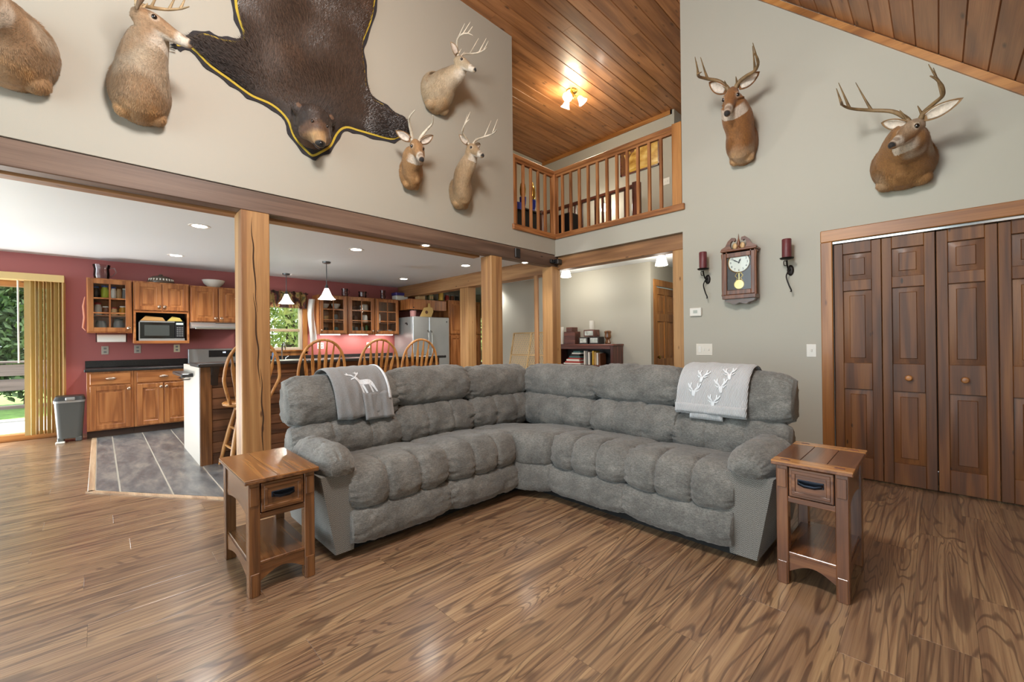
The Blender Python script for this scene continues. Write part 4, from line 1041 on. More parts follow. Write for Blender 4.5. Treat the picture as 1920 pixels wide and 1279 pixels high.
# vertical blinds
vb = thing('vertical_blinds', 'tan vertical blinds drawn to the right of the sliding door', 'blinds')
M_BLIND = pbr('tan_blind', sR(190, 164, 108), .6)
obj('valance', MB().box(-2.6, 8.12, 2.055, -.325, 8.28, 2.145, b=.004), pbr('tan_valance', sR(214, 186, 126), .5), vb)
for k in range(10):
    x = -.665 + k * .0345; a = math.radians((62, 30, 62, 45, 70, 38)[k % 6]); w = .04
    wide = .075 if k == 0 else w
    if k == 0: a = .1
    p0, p1 = (x - wide * math.cos(a) * .5 + .02, 8.2 - w * math.sin(a)), (x + wide * math.cos(a) * .5 + .02, 8.2 + w * math.sin(a))
    nx_, ny_ = -(p1[1] - p0[1]), p1[0] - p0[0]; l = math.hypot(nx_, ny_); nx_, ny_ = nx_ / l * .002, ny_ / l * .002
    obj('slat', MB().prism([(p0[0] + nx_, p0[1] + ny_), (p1[0] + nx_, p1[1] + ny_), (p1[0] - nx_, p1[1] - ny_), (p0[0] - nx_, p0[1] - ny_)], .07, 2.06), M_BLIND, vb)
obj('end_slat', B(-.345, 8.15, .07, -.335, 8.28, 2.06), M_BLIND, vb)
obj('wand', MB().tube([(-.73, 8.17, 2.05), (-.725, 8.165, 1.0)], .009, 8), M_WHITE, vb)
# copper hook strap hanging at the side of the spice cabinet
tag(obj('wall_strap', MB().tube([(-.135, YU + .2, 1.88), (-.15, YU + .2, 1.75), (-.14, YU + .2, 1.6), (-.155, YU + .2, 1.46), (-.13, YU + .2, 1.42)], [.006, .014, .014, .012, .006], 8), pbr('pink_leather', sR(214, 150, 124), .5)), 'pale leather strap hanging beside the spice cabinet', 'strap')

# ------------------------------------------------------------------ island, stools
isl = thing('kitchen_island', 'kitchen island with brown plank side and black bar top', 'island')
IX0, IX1, IY0, IY1, IZ = .706, 3.55, 5.12, 6.22, .985
obj('core', B(IX0 + .02, IY0 + .03, 0, IX1, IY1, IZ), W_ISL, isl, axis='X')
obj('end_panel', B(IX0, IY0 + .005, 0, IX0 + .02, IY1, IZ, b=.003), pbr('grey_end_panel', sR(196, 188, 176), .4), isl)  # pale colour includes the window light falling on this end
obj('corner_stile', B(IX0, IY0 - .004, 0, IX0 + .10, IY0 + .03, IZ, b=.004), W_TAB, isl)
z = .0
k = 0
while z < IZ - .02:
    obj('plank', B(IX0 + .10, IY0 + .008 + .003 * (k % 2), z + .002, IX1, IY0 + .03, min(z + .108, IZ), b=.004), W_ISL, isl); z += .11; k += 1
obj('bar_top', MB().box(IX0 - .03, IY0 - .10, IZ, IX1 + .05, IY0 + .40, IZ + .038, b=.008), M_CTOP, isl)
obj('work_top', MB().box(IX0 - .10, IY0 + .40, .868, IX1 + .05, IY1 + .04, .905, b=.008), M_CTOP, isl)
for x in (.795, 1.62, 2.55): obj('corbel', MB().prism([(IY0 + .01, IZ), (IY0 - .09, IZ), (IY0 - .085, IZ - .03), (IY0 - .03, IZ - .09), (IY0 - .002, IZ - .19), (IY0 + .01, IZ - .19)], x, x + .06, 'x'), M_BLACK, isl)
obj('towel_bar', MB().tube([(IX0 + .0, IY0 + .62, .83), (IX0 - .06, IY0 + .62, .83), (IX0 - .06, IY0 + 1.0, .83), (IX0 + .0, IY0 + 1.0, .83)], .008, 8), M_CHROME, isl)
def stool():
    s = thing('bar_stool', 'x', 'stool', group='oak bar stools at the island')
    obj('seat', MB().lathe([(.02, .588), (.15, .592), (.195, .61), (.20, .63), (.185, .642), (.10, .634), (.001, .63)], n=28), W_STOOL, s, axis='X')
    obj('swivel', MB().lathe([(.09, .555), (.095, .56), (.095, .588), (.09, .59)], n=20), W_STOOL, s)
    for sx in (-1, 1):
        for sy in (-1, 1):
            obj('leg', MB().tube([(sx * .07, sy * .07, .57), (sx * .115, sy * .115, .35), (sx * .15, sy * .15, .18), (sx * .185, sy * .185, 0)], [.016, .022, .02, .013], 10), W_STOOL, s)
    for z, q in ((.20, .146), (.38, .11)):
        for a, b in (((-q, -q), (q, -q)), ((q, -q), (q, q)), ((q, q), (-q, q)), ((-q, q), (-q, -q))):
            obj('rung', MB().tube([(*a, z), ((a[0] + b[0]) / 2, (a[1] + b[1]) / 2, z), (*b, z)], [.009, .013, .009], 8), W_STOOL, s)
    # hoop back at the -y side (towards the living room)
    hp = []
    for i in range(25):
        a = PI * i / 24
        x = -.235 * math.cos(a) * (1 if abs(math.cos(a)) < .99 else 1); z = .86 + .385 * math.sin(a) ** .8
        if i == 0 or i == 24: z = .86
        hp.append((x, -.19 - .10 * (z - .63) / .6, z))
    lo = [(-.165, -.135, .63), (-.20, -.17, .74)]
    pts = lo + hp + [(-p[0], p[1], p[2]) for p in lo[::-1]]
    obj('hoop', MB().tube(crom(pts, 3, False), .0145, 10), W_STOOL, s, axis='Z', smooth=60)
    for k in range(6):
        f = (k - 2.5) / 2.5
        x0, x1 = f * .115, f * .185
        zt = .86 + .385 * math.sqrt(max(0, 1 - (x1 / .235) ** 2)) ** .8 - .004
        p = [Vector((x0, -.165 + .02 * abs(f), .636)).lerp(Vector((x1, -.19 - .10 * (zt - .63) / .6, zt)), q) for q in (0, .3, .55, .72, .82, 1)]
        obj('spindle', MB().tube(p, [.007, .009, .015, .016, .009, .0065], 8, sq=(.5, 1.15), up=(0, 1, 0)), W_STOOL, s, axis='Z', smooth=60)
    return s
st0 = stool()
SP = ((1.05, 4.90, .05, 'oak bar stool half hidden behind the cracked timber post'), (1.715, 4.85, -.08, 'oak bar stool second from the timber post'), (2.365, 4.85, -.1, 'oak bar stool third from the timber post'), (2.93, 4.85, -.15, 'oak bar stool nearest the refrigerator'))
for k, (x, y, r, lb) in enumerate(SP):
    o = st0 if k == 0 else copy_tree(st0)
    o['label'] = lb; o.location = (x, y, 0); o.rotation_euler = (0, 0, r)

# ------------------------------------------------------------------ refrigerator and pantry
fr = thing('refrigerator', 'stainless side-by-side refrigerator with curved handles', 'refrigerator', (4.555, 7.50, 0))
obj('cabinet', B(0, .06, .02, .905, .76, 1.745, b=.006), pbr('fridge_side', sR(150, 152, 150), .35, .4), fr)
for a, b, nm in ((.0, .385, 'freezer_door'), (.39, .905, 'fridge_door')):
    d = obj(nm, B(a, 0, .10, b, .058, 1.75, b=.012), M_STEEL, fr, axis='Z')
    hx = .345 if a == 0 else .43
    obj('handle', MB().tube([(hx, .0, .62), (hx, -.05, .66), (hx, -.065, .95), (hx, -.05, 1.42), (hx, 0, 1.46)], .013, 10), M_CHROME, d)
obj('toe_grille', B(.02, .03, .02, .885, .06, .10), M_BLACK, fr)
obj('badge', B(.82, -.002, 1.64, .85, .002, 1.67), M_STEELD, fr)
tag(obj('fridge_magnet', MB().box(4.549, 7.72, 1.60, 4.556, 7.80, 1.63).box(4.549, 7.70, 1.58, 4.556, 7.74, 1.61), M_BLACK), 'black magnet on the side of the refrigerator', 'magnet')
oc = cabinet('wall_cabinet', 'plain oak cabinet above the refrigerator', 4.555, 5.46, 7.60, YK - .005, 1.90, 2.115)
pc = cabinet('pantry_cabinet', 'tall oak pantry cabinet with two stacked doors right of the refrigerator', 5.52, 6.45, 7.60, YK - .005, 0, 2.15)
for z0, z1 in ((.06, 1.36), (1.40, 2.12)):
    cdoor(pc, 5.545, 5.975, z0, z1, 7.60); cdoor(pc, 5.995, 6.425, z0, z1, 7.60)
# things on the fridge and tall cabinets
t = thing('cutting_board', 'pale wooden cutting board with a flower leaning above the refrigerator', 'board', (4.92, 7.56, 1.75))
M_FL = t
obj('board', MB().prism([(-.16, 0), (.12, 0), (.17, .12), (.15, .20), (.10, .21), (.09, .29), (.05, .29), (.04, .21), (-.06, .19)], 0, .015, 'y'), C_['tan'] if False else pbr('pale_maple', sR(222, 186, 116), .45), t)
obj('flower', MB().ball((.0, -.004, .10), (.035, .006, .035), 10, 6), C_['brown'], t)
t = thing('flower_pot', 'pinkish pot with dark flowers on the refrigerator', 'pot', (4.66, 7.66, 1.747))
obj('pot', MB().lathe([(.05, 0), (.06, .01), (.07, .12), (.065, .13)], n=16), pbr('pink_clay', sR(170, 120, 116), .6), t)
mb = MB(); q = random.Random(3)
for k in range(14): mb.ball((q.uniform(-.06, .06), q.uniform(-.05, .05), .14 + q.uniform(0, .06)), .022, 8, 5)
obj('blossoms', mb, C_['dark'], t)
def lantern(x, label):
    t = thing('lantern', label, 'lantern', (x, 7.72, 2.116))
    obj('house', B(-.055, -.05, 0, .055, .05, .13, b=.006), pbr('lantern_green', sR(120, 122, 84), .5), t)
    obj('roof', MB().add([(-.065, -.06, .13), (.065, -.06, .13), (.065, .06, .13), (-.065, .06, .13), (0, 0, .185)], [(0, 1, 4), (1, 2, 4), (2, 3, 4), (3, 0, 4), (3, 2, 1, 0)]), C_['dark'], t)
    for k in (-1, 1): obj('window', B(k * .025 - .016, -.054, .03, k * .025 + .016, -.049, .10), C_['tan'], t)
lantern(5.12, 'small green birdhouse lantern on the cabinet above the refrigerator')
tag(obj('gold_tin', MB().lathe([(.05, 0), (.055, .005), (.055, .17), (.045, .18)], (5.40, 7.72, 2.135), 16), C_['gold']), 'gold tin at the end of the cabinet above the refrigerator', 'tin')
tag(obj('wicker_box', B(4.80, 7.66, 2.116, 4.96, 7.82, 2.20, b=.01), C_['tan']), 'tan wicker box on the cabinet above the refrigerator', 'box')
for k, x in enumerate((5.62, 5.76, 5.90)): jar('jar', ('dark red jar leftmost on the pantry', 'dark brown jar in the middle on the pantry', 'dark jar rightmost of three on the pantry')[k], 'jar', x, 7.8, 2.15, .05, .12, C_[('red', 'brown', 'dark')[k]], C_['grey'])
t = thing('wooden_basket', 'oak basket with arched handle on the pantry', 'basket', (6.25, 7.8, 2.15))
obj('tub', MB().lathe([(.10, 0), (.12, .01), (.14, .10), (.13, .10)], n=16), C_['tan'], t); obj('handle', MB().tube([(-.13, 0, .09), (-.10, 0, .2), (0, 0, .25), (.10, 0, .2), (.13, 0, .09)], .007, 8), C_['tan'], t)
# faucet, dish towel, valance
t = thing('faucet', 'chrome gooseneck faucet under the kitchen window', 'faucet', (2.30, 8.12, .905))
obj('spout', MB().tube(crom([(0, 0, 0), (0, 0, .22), (0, -.06, .32), (0, -.14, .30), (0, -.16, .2)], 5, False), .014, 10), M_CHROME, t); obj('lever', MB().tube([(.06, 0, 0), (.06, 0, .06), (.10, -.02, .09)], .01, 8), M_CHROME, t); obj('base', B(-.10, -.03, 0, .10, .03, .012, b=.004), M_CHROME, t)
tag(obj('soap_bottle', MB().lathe([(.025, 0), (.03, .01), (.03, .14), (.012, .17), (.012, .21)], (2.16, 8.1, .905), 14), pbr('blue_soap', sR(120, 150, 190), .2)), 'pale blue soap bottle by the sink', 'bottle')
def cloth_strip(f, nu, nv, th=.004):
    vs = []; fs = []; w = nu + 1; o = (nv + 1) * w
    for l in (0, 1):
        for j in range(nv + 1):
            for i in range(nu + 1):
                p = f(i / nu, j / nv); vs.append((p[0], p[1] + l * th, p[2]))
    for j in range(nv):
        for i in range(nu):
            q = (j * w + i, j * w + i + 1, (j + 1) * w + i + 1, (j + 1) * w + i); fs += [q, tuple(o + k for k in q[::-1])]
    for j in range(nv):
        for i in (0, nu): fs.append((j * w + i, (j + 1) * w + i, o + (j + 1) * w + i, o + j * w + i))
    for i in range(nu):
        for j in (0, nv): fs.append((j * w + i, j * w + i + 1, o + j * w + i + 1, o + j * w + i))
    return MB().add(vs, fs)
tag(obj('dish_towel', cloth_strip(lambda u, v: (2.735 + .115 * u - .02 * math.sin(v * 5), YU + .10 + .012 * math.sin(u * 7 + v * 3), 2.03 - .80 * v), 18, 20), pbr('white_towel', sR(226, 226, 224), .9)), 'white dish towel hanging beside the kitchen window', 'towel')
t = NT('camo_valance'); tc = t.n('TexCoord').outputs['Object']
nz = t.noise(t.mapping(tc, (9, 1, 3.5)), 1.3, 4, .6, .5)
t.L(t.ramp(nz, [(.36, sR(52, 36, 28)), (.46, sR(104, 54, 46)), (.52, sR(150, 124, 74)), (.62, sR(92, 88, 54)), (.7, sR(60, 44, 34))], 'CONSTANT'), t.b.inputs['Base Color']); t.b.inputs['Roughness'].default_value = .9
va = thing('window_valance', 'gathered woodland print valance over the kitchen window', 'curtain')
obj('cloth', cloth_strip(lambda u, v: (1.62 + 1.12 * u, 8.22 + .022 * math.sin(u * 62) - .01 * v, 2.16 + .012 * math.sin(u * 62 + 1) * (1 - v) - .30 * v), 90, 8), t.m, va)
obj('rod', MB().tube([(1.60, 8.24, 2.13), (2.78, 8.24, 2.13)], .009, 8), M_IRON, va)
# ------------------------------------------------------------------ lamps
def pendant(label, x, y, z, drop):
    t = thing('pendant_lamp', label, 'lamp', (x, y, z), group='island pendant lamps')
    obj('canopy', MB().lathe([(.02, -.03), (.055, -.022), (.06, -.006), (.06, 0)], n=20), M_STEELD, t)
    obj('rod', MB().tube([(0, 0, -.02), (0, 0, -drop)], .006, 8), M_STEELD, t)
    obj('socket', MB().lathe([(.012, 0), (.022, -.02), (.025, -.06)], (0, 0, -drop), 14), M_STEELD, t)
    obj('shade', MB().lathe([(.028, 0), (.04, -.03), (.07, -.10), (.105, -.15), (.12, -.16), (.112, -.155), (.065, -.098), (.035, -.03)], (0, 0, -drop - .055), 24, cap=False), pbr('white_shade', sR(240, 240, 238), .3, emit=((1, .96, .9, 1), 2.5)), t)
    lamp('pendant_glow', 'POINT', (x, y, z - drop - .19), 14, (1, .94, .84), shadow_soft_size=.05)
pendant('pendant lamp with white glass shade nearer the living room', 2.408, 6.353, ZK, .34)
pendant('pendant lamp with white glass shade above the sink', 2.30, 7.86, ZK, .30)
def downlight(label, x, y, z, e, r=.075, group='recessed kitchen ceiling lights'):
    t = thing('recessed_light', label, 'light', (x, y, z), group=group)
    obj('trim_ring', MB().lathe([(r * .8, -.001), (r, -.004), (r * 1.22, -.003), (r * 1.25, 0), (r * .8, 0)], n=24, cap=False), M_WHITE, t)
    obj('disc', MB().lathe([(r * .86, -.003), (r * .86, -.001)], n=24), M_BULB, t)
    lamp('downlight_glow', 'SPOT', (x, y, z - .02), e, (1, .985, .95), aim=(x, y, 0), spot_size=2.3, spot_blend=.8, shadow_soft_size=.06)
for k, (x, y) in enumerate(((.738, 5.287), (.747, 7.216), (2.379, 5.275), (4.14, 5.237), (4.118, 7.092))):
    downlight(('ceiling light above the island end panel', 'ceiling light in front of the microwave', 'ceiling light above the middle of the island', 'ceiling light beside the third timber post', 'ceiling light in front of the refrigerator')[k], x, y, ZK, 75)
for k, (x, y) in enumerate(((.885, 3.895), (2.538, 3.90), (4.063, 3.87))):
    downlight(('beam spotlight over the cracked timber post', 'beam spotlight in the middle of the long beam', 'beam spotlight near the corner post')[k], x, y, 2.262, 22, .042, 'spotlights set in the long beam')
downlight('added unseen ceiling light brightening the pantry doors', 5.9, 6.6, ZK, 55)  # out-of-view fixture added to lighten the dark pantry end
# ------------------------------------------------------------------ loft railing
lr = thing('loft_railing', 'pine loft railing with square balusters wrapping the corner of the loft', 'railing')
obj('sill', B(3.765, Y1 - .03, 2.645, X2 + .0, Y1 + .17, 2.715, b=.005), W_RAIL, lr)
obj('sill', B(X2 - .03, 1.95, 2.645, X2 + .17, Y1 - .03, 2.715, b=.005), W_RAIL, lr)
obj('handrail', B(3.79, Y1 + .01, 3.575, X2 + .02, Y1 + .09, 3.635, b=.012), W_RAIL, lr)
obj('handrail', B(X2 + .01, 2.0, 3.575, X2 + .09, Y1 + .09, 3.635, b=.012), W_RAIL, lr)
obj('subrail', B(3.79, Y1 + .03, 3.545, X2 + .02, Y1 + .07, 3.575), W_RAIL, lr)
obj('subrail', B(X2 + .03, 2.0, 3.545, X2 + .07, Y1 + .06, 3.575), W_RAIL, lr)
obj('corner_post', B(X2 - .005, Y1 - .0, 2.715, X2 + .085, Y1 + .09, 3.575, b=.004), W_RAIL, lr)
obj('end_post', B(3.79, Y1 + .0, 2.715, 3.832, Y1 + .12, 3.60, b=.003), W_RAIL, lr)
obj('end_post', B(X2 + .0, 1.985, 2.715, X2 + .12, 2.095, 3.64, b=.003), W_TRIM, lr)
bal = mesh_of('baluster', B(-.017, -.017, 0, .017, .017, .835, b=.002), smooth=0); bal.materials.append(W_RAIL['Z'])
for k in range(5): obj('baluster', bal, None, lr, (3.875 + k * .148, Y1 + .05, 2.715))
for k in range(11): obj('baluster', bal, None, lr, (X2 + .05, 3.70 - k * .1455, 2.715))
# inner stair railing, darker
sr = thing('stair_railing', 'dark stained stair railing with square newel inside the loft', 'railing', (0, 0, 2.66))
obj('handrail', B(6.16, 3.40, 1.02, 6.23, 5.4, 1.075, b=.008), W_DARK, sr)
obj('newel', B(6.14, 3.34, 0, 6.25, 3.45, 1.10, b=.006), W_DARK, sr)
obj('newel', B(6.14, 5.38, 0, 6.25, 5.49, 1.10, b=.006), W_DARK, sr)
b2 = mesh_of('baluster', B(-.016, -.016, 0, .016, .016, 1.02), smooth=0); b2.materials.append(W_DARK['Z'])
for k in range(12): obj('baluster', b2, None, sr, (6.195, 3.60 + k * .145, 0))
# loft ceiling lamp
LPX, LPY = 5.285, 3.983
cl = thing('ceiling_lamp', 'brass ceiling lamp with three glowing bell shades above the loft', 'lamp', (LPX, LPY, ZC))
obj('canopy', MB().lathe([(.09, -.004), (.085, -.02), (.03, -.03), (.028, -.11), (.035, -.12), (.02, -.14)], n=20), M_BRASS, cl)
for k in range(3):
    a = math.radians(75 + 120 * k); dx, dy = math.cos(a), math.sin(a)
    obj('arm', MB().tube(crom([(0, 0, -.09), (dx * .07, dy * .07, -.08), (dx * .11, dy * .11, -.10)], 4, False), .008, 8), M_BRASS, cl)
    mb = MB().lathe([(.025, 0), (.035, -.02), (.05, -.07), (.075, -.11), (.07, -.108), (.045, -.07), (.03, -.02)], n=18, cap=False)
    axis_ = Vector((dx * .6, dy * .6, -.8)).normalized()
    mb.xf(Matrix.Translation((dx * .11, dy * .11, -.10)) @ Vector((0, 0, -1)).rotation_difference(axis_).to_matrix().to_4x4())
    sh = obj('shade', mb, M_LAMP, cl)
    obj('bulb', MB().ball(Vector((dx * .11, dy * .11, -.10)) + axis_ * .06, .026, 10, 8), M_BULB, sh)
lamp('loft_glow', 'POINT', (LPX, LPY, ZC - .30), 26, (1, .86, .6), shadow_soft_size=.12)
lamp('stair_glow', 'POINT', (6.75, 4.42, 3.72), 9, (1, .92, .78), shadow_soft_size=.05)
wl = thing('wall_lamp', 'small iron wall lamp with glowing shade on the loft wall', 'lamp', (X3, 4.42, 3.78))
obj('bracket', MB().lathe([(.045, 0), (.04, -.012), (.01, -.016), (.01, -.07)], n=16, axis='x').tube([(-.07, 0, 0), (-.11, 0, .05), (-.13, 0, .10), (-.12, .05, .16)], .005, 6).tube([(-.07, 0, 0), (-.12, -.05, .15)], .005, 6), M_IRON, wl)
obj('shade', MB().lathe([(.03, .02), (.05, -.02), (.075, -.10), (.07, -.10), (.045, -.02)], (-.10, 0, 0), 18, cap=False), M_LAMP, wl)
outlet('white switch plate on the loft wall beside the picture', X3, 3.25, 3.93, M_WHITE, w=.12, ax='x', gangs=2, kind='switch', name='light_switch')
pf = thing('framed_picture', 'gold sunset landscape with dark tree in a thin dark frame in the loft', 'picture', (X3, 0, 0))
y0, y1, z0, z1 = 3.36, 4.12, 4.25, 4.74
obj('frame', MB().box(-.03, y0, z0, 0, y1, z0 + .025).box(-.03, y0, z1 - .025, 0, y1, z1).box(-.03, y0, z0, 0, y0 + .025, z1).box(-.03, y1 - .025, z0, 0, y1, z1), W_DARK, pf)
t = NT('sunset_print'); tc = t.n('TexCoord').outputs['Object']; nz = t.noise(t.mapping(tc, (1, 2, 4)), 2.0, 4)
t.L(t.ramp(nz, [(.3, sR(150, 106, 44)), (.5, sR(204, 164, 84)), (.7, sR(232, 206, 132))]), t.b.inputs['Base Color']); t.b.inputs['Roughness'].default_value = .25
art = obj('canvas', B(-.014, y0 + .02, z0 + .02, -.008, y1 - .02, z1 - .02), t.m, pf)
mb = MB().prism([(y1 - .03, z0 + .03), (y1 - .14, z0 + .03), (y1 - .10, z0 + .10), (y1 - .12, z0 + .2), (y1 - .2, z0 + .33), (y1 - .26, z0 + .4), (y1 - .19, z0 + .36), (y1 - .11, z0 + .26), (y1 - .06, z0 + .42), (y1 - .03, z0 + .44)], -.017, -.014, 'x')
mb.ball((-.016, y1 - .1, z0 + .42), (.002, .07, .04), 10, 6).ball((-.016, y1 - .24, z0 + .41), (.002, .05, .03), 10, 6)
obj('tree_silhouette', mb, C_['brown'], art)
obj('ground_line', B(-.017, y0 + .03, z0 + .03, -.014, y1 - .14, z0 + .07), C_['gold'], art)
# dark chest with trophies behind the rail
ch = thing('storage_chest', 'black storage cabinet standing behind the loft railing', 'cabinet', (0, 0, 2.66))
obj('body', B(4.25, 4.55, 0, 5.15, 5.0, .62, b=.01), M_BLACK, ch); obj('top', B(4.23, 4.53, .62, 5.17, 5.02, .65, b=.006), C_['dark'], ch)
tag(obj('cardboard_box', B(4.32, 4.68, 3.311, 4.72, 4.98, 3.76, b=.01), W_TAB), 'brown box with light edge standing on the black cabinet', 'box')
for k, (x, lb) in enumerate(((4.82, 'gold and blue trophy left on the black cabinet'), (5.05, 'gold and blue trophy right on the black cabinet'))):
    t = thing('trophy', lb, 'trophy', (x, 4.62, 3.31), group='trophies in the loft')
    obj('base', MB().lathe([(.05, 0), (.05, .02), (.035, .04), (.05, .09), (.055, .19), (.04, .2)], n=14), pbr('royal_blue', sR(36, 52, 160), .3) if k == 0 else bpy.data.materials['royal_blue'], t)
    obj('cup', MB().lathe([(.03, .2), (.045, .24), (.05, .32), (.04, .40), (.03, .42)], n=14), M_BRASS, t)
    obj('figure', MB().lathe([(.012, .42), (.02, .45), (.012, .48), (.001, .5)], n=10), C_['gold'], t)
tag(obj('blue_scarf', cloth_strip(lambda u, v: (4.44 + .3 * u, 4.512 + .006 * math.sin(u * 9), 3.34 - .11 * v + .03 * u), 12, 6), bpy.data.materials['royal_blue']), 'blue cloth hanging over the front of the black cabinet', 'cloth')
tag(obj('equipment_case', B(5.22, 3.98, 2.66, 5.50, 4.28, 3.22, b=.02), M_BLACK), 'narrow black case standing near the rail corner', 'case')

# ------------------------------------------------------------------ hall
bs = thing('bookshelf', 'dark cherry bookshelf with books in the hall', 'bookshelf', (0, 0, 0))
BX0, BX1, BY0, BY1, BH = 5.74, 6.04, 3.58, 4.75, 1.125
obj('side', B(BX0, BY0, 0, BX1, BY0 + .05, BH, b=.003), W_DARK, bs); obj('side', B(BX0, BY1 - .05, 0, BX1, BY1, BH, b=.003), W_DARK, bs)
obj('top', B(BX0 - .015, BY0 - .015, BH, BX1, BY1 + .015, BH + .03, b=.004), W_DARK, bs); obj('face_strip', B(BX0 - .006, BY0 + .05, BH - .05, BX0 + .012, BY1 - .05, BH), W_DARK, bs)
for z in (.08, .45, .80): obj('shelf', B(BX0 + .01, BY0 + .05, z - .012, BX1, BY1 - .05, z + .012), W_DARK, bs)
obj('back', B(BX1 - .012, BY0 + .05, 0, BX1, BY1 - .05, BH), C_['dark'], bs)
bc = ['teal', 'white', 'green', 'red', 'white', 'grey']
z = .813
BK = (('white', 'pale book at the very bottom of the stack in the hall bookshelf'), ('red', 'dark red book lying directly on the bottom pale book'), ('white', 'pale book between the two dark red ones of the hall stack'), ('red', 'upper dark red book of the stack in the hall bookshelf'), ('teal', 'wider teal book in the middle of the hall stack'), ('dark', 'black book between the two teal ones in the hall stack'), ('white', 'pale book second from the top of the hall stack'), ('teal', 'small teal book on top of the hall stack'))
for k, (c, lb) in enumerate(BK):
    h = .022 + .006 * (k % 3); w = .36 - .03 * k
    tag(obj('book', B(BX0 + .02, 4.22 + .012 * (k % 3), z, BX0 + .22, 4.22 + w, z + h, b=.002), C_[c]), lb, 'book', 'books lying on the hall shelf'); z += h + .001
yb = 4.16
BK = (('white', .03, .23, 'leaning white book next to the lying stack in the bookshelf'), ('grey', .026, .22, 'grey upright book right of the leaning white one'), ('white', .034, .21, 'thick white upright book right of the grey one'), ('dark', .02, .20, 'thin black upright book in the hall bookshelf'), ('gold', .03, .23, 'tall gold upright book in the hall bookshelf'), ('tan', .028, .21, 'tan upright book right of the gold one'), ('white', .026, .20, 'white upright book right of the tan one'), ('brown', .03, .19, 'brown upright book at the right end of the hall shelf'))
for k, (c, w, h, lb) in enumerate(BK):
    tag(obj('book', B(0, -w, 0, .17, 0, h, b=.002), C_[c], None, (BX0 + .03, yb, .813)), lb, 'book', 'books standing on the hall shelf'); yb -= w + .014
zt = BH + .031
def hallbox(label, y0, y1, h, mat, x0=5.80, x1=5.96, z=zt, name='wooden_box', cat='box', face=None):
    t = thing(name, label, cat, (0, 0, z)); obj('case', B(x0, y0, 0, x1, y1, h, b=.004), mat, t)
    if face: obj('photo', B(x0 - .004, y0 + .025, .02, x0 + .001, y1 - .025, h - .02), face, t)
    return t
C_['photo'] = pbr('photo_print', sR(196, 204, 198), .35, vary=(14, .35))
hallbox('tall dark wood mantel box at the left on the hall bookshelf', 4.36, 4.60, .215, W_DARK)
hallbox('small dark red box on top of the tall mantel box', 4.42, 4.55, .075, W_DARK, z=zt + .216)
hallbox('left of the two lower photo blocks on the bookshelf', 4.10, 4.28, .115, C_['dark'], face=C_['photo'], name='photo_block', cat='photo block')
hallbox('right of the two lower photo blocks on the bookshelf', 3.88, 4.07, .12, C_['dark'], face=C_['photo'], name='photo_block', cat='photo block')
hallbox('photo block stacked on top of the two others', 3.97, 4.18, .115, W_DARK, z=zt + .122, face=C_['photo'], name='photo_block', cat='photo block')
tag(obj('candle', MB().lathe([(.04, 0), (.042, .004), (.042, .148), (.034, .15), (.01, .145)], (5.88, 4.07, zt + .239), 18), C_['white']), 'white pillar candle on the upper photo block', 'candle')
tag(obj('candle', MB().lathe([(.03, 0), (.032, .004), (.032, .30), (.024, .302)], (5.86, 4.68, zt), 18), C_['white']), 'tall white candle at the left end of the bookshelf', 'candle')
t = thing('carved_figure', 'carved brown wooden figure at the right end of the bookshelf', 'figurine', (5.88, 3.76, zt))
obj('body', MB().lathe([(.045, 0), (.05, .02), (.03, .07), (.055, .11), (.05, .16), (.058, .2), (.04, .215)], n=16), W_TAB, t)
# baby gate
M_NET = pbr('gate_net', sR(214, 186, 138), .6)
bg_ = thing('baby_gate', 'light wooden lattice baby gate leaning in the hall', 'gate')
gA, gB = Vector((5.62, 5.86, .441)), Vector((5.62, 4.92, .441)); lean = Vector((.22, .0, 1.0)).normalized()
H_ = .955
def gp(u, v): return gA.lerp(gB, u) + lean * (v * H_)
for u, nm in ((0, 'upright'), (.5, 'upright'), (1, 'upright')): obj(nm, MB().tube([gp(u, 0), gp(u, 1)], .017, 4, sq=(1, 1)), W_GATE, bg_, axis='Z', smooth=0)
for v in (0, .55, 1): obj('cross_rail', MB().tube([gp(0, v), gp(1, v)], .017, 4), W_GATE, bg_, axis='Y', smooth=0)
mb = MB(); nn = 20
for k in range(-16, nn + 16):
    for sg in (1, -1):
        a0 = k / nn; seg = []
        for v in (i / 24 for i in range(25)):
            u = a0 + sg * v * .62
            if 0.01 < u < .99: seg.append(gp(u, v))
        if len(seg) > 1: mb.tube([seg[0], seg[-1]], .0045, 4)
o = obj('lattice', mb, M_NET, bg_, smooth=0); o['kind'] = 'stuff'
tag(obj('toy_chest', B(5.55, 4.85, 0, 6.0, 5.95, .42, b=.01), W_TAB), 'low wooden chest carrying the baby gate in the hall', 'chest')
def hall_light(label, x, y):
    t = thing('hall_light', label, 'light', (x, y, ZK), group='hall ceiling lights')
    obj('base', MB().lathe([(.05, -.03), (.06, -.02), (.06, 0)], n=20), M_STEELD, t)
    obj('shade', MB().lathe([(.045, -.03), (.06, -.07), (.085, -.16), (.08, -.165), (.02, -.165)], n=20), M_LAMP, t)
    lamp('hall_glow', 'POINT', (x, y, ZK - .26), 9, (1, .93, .82), shadow_soft_size=.06)
hall_light('glowing bell ceiling light at the left of the hall', 5.446, 4.263); hall_light('glowing bell ceiling light near the hall door', 5.634, 2.72)

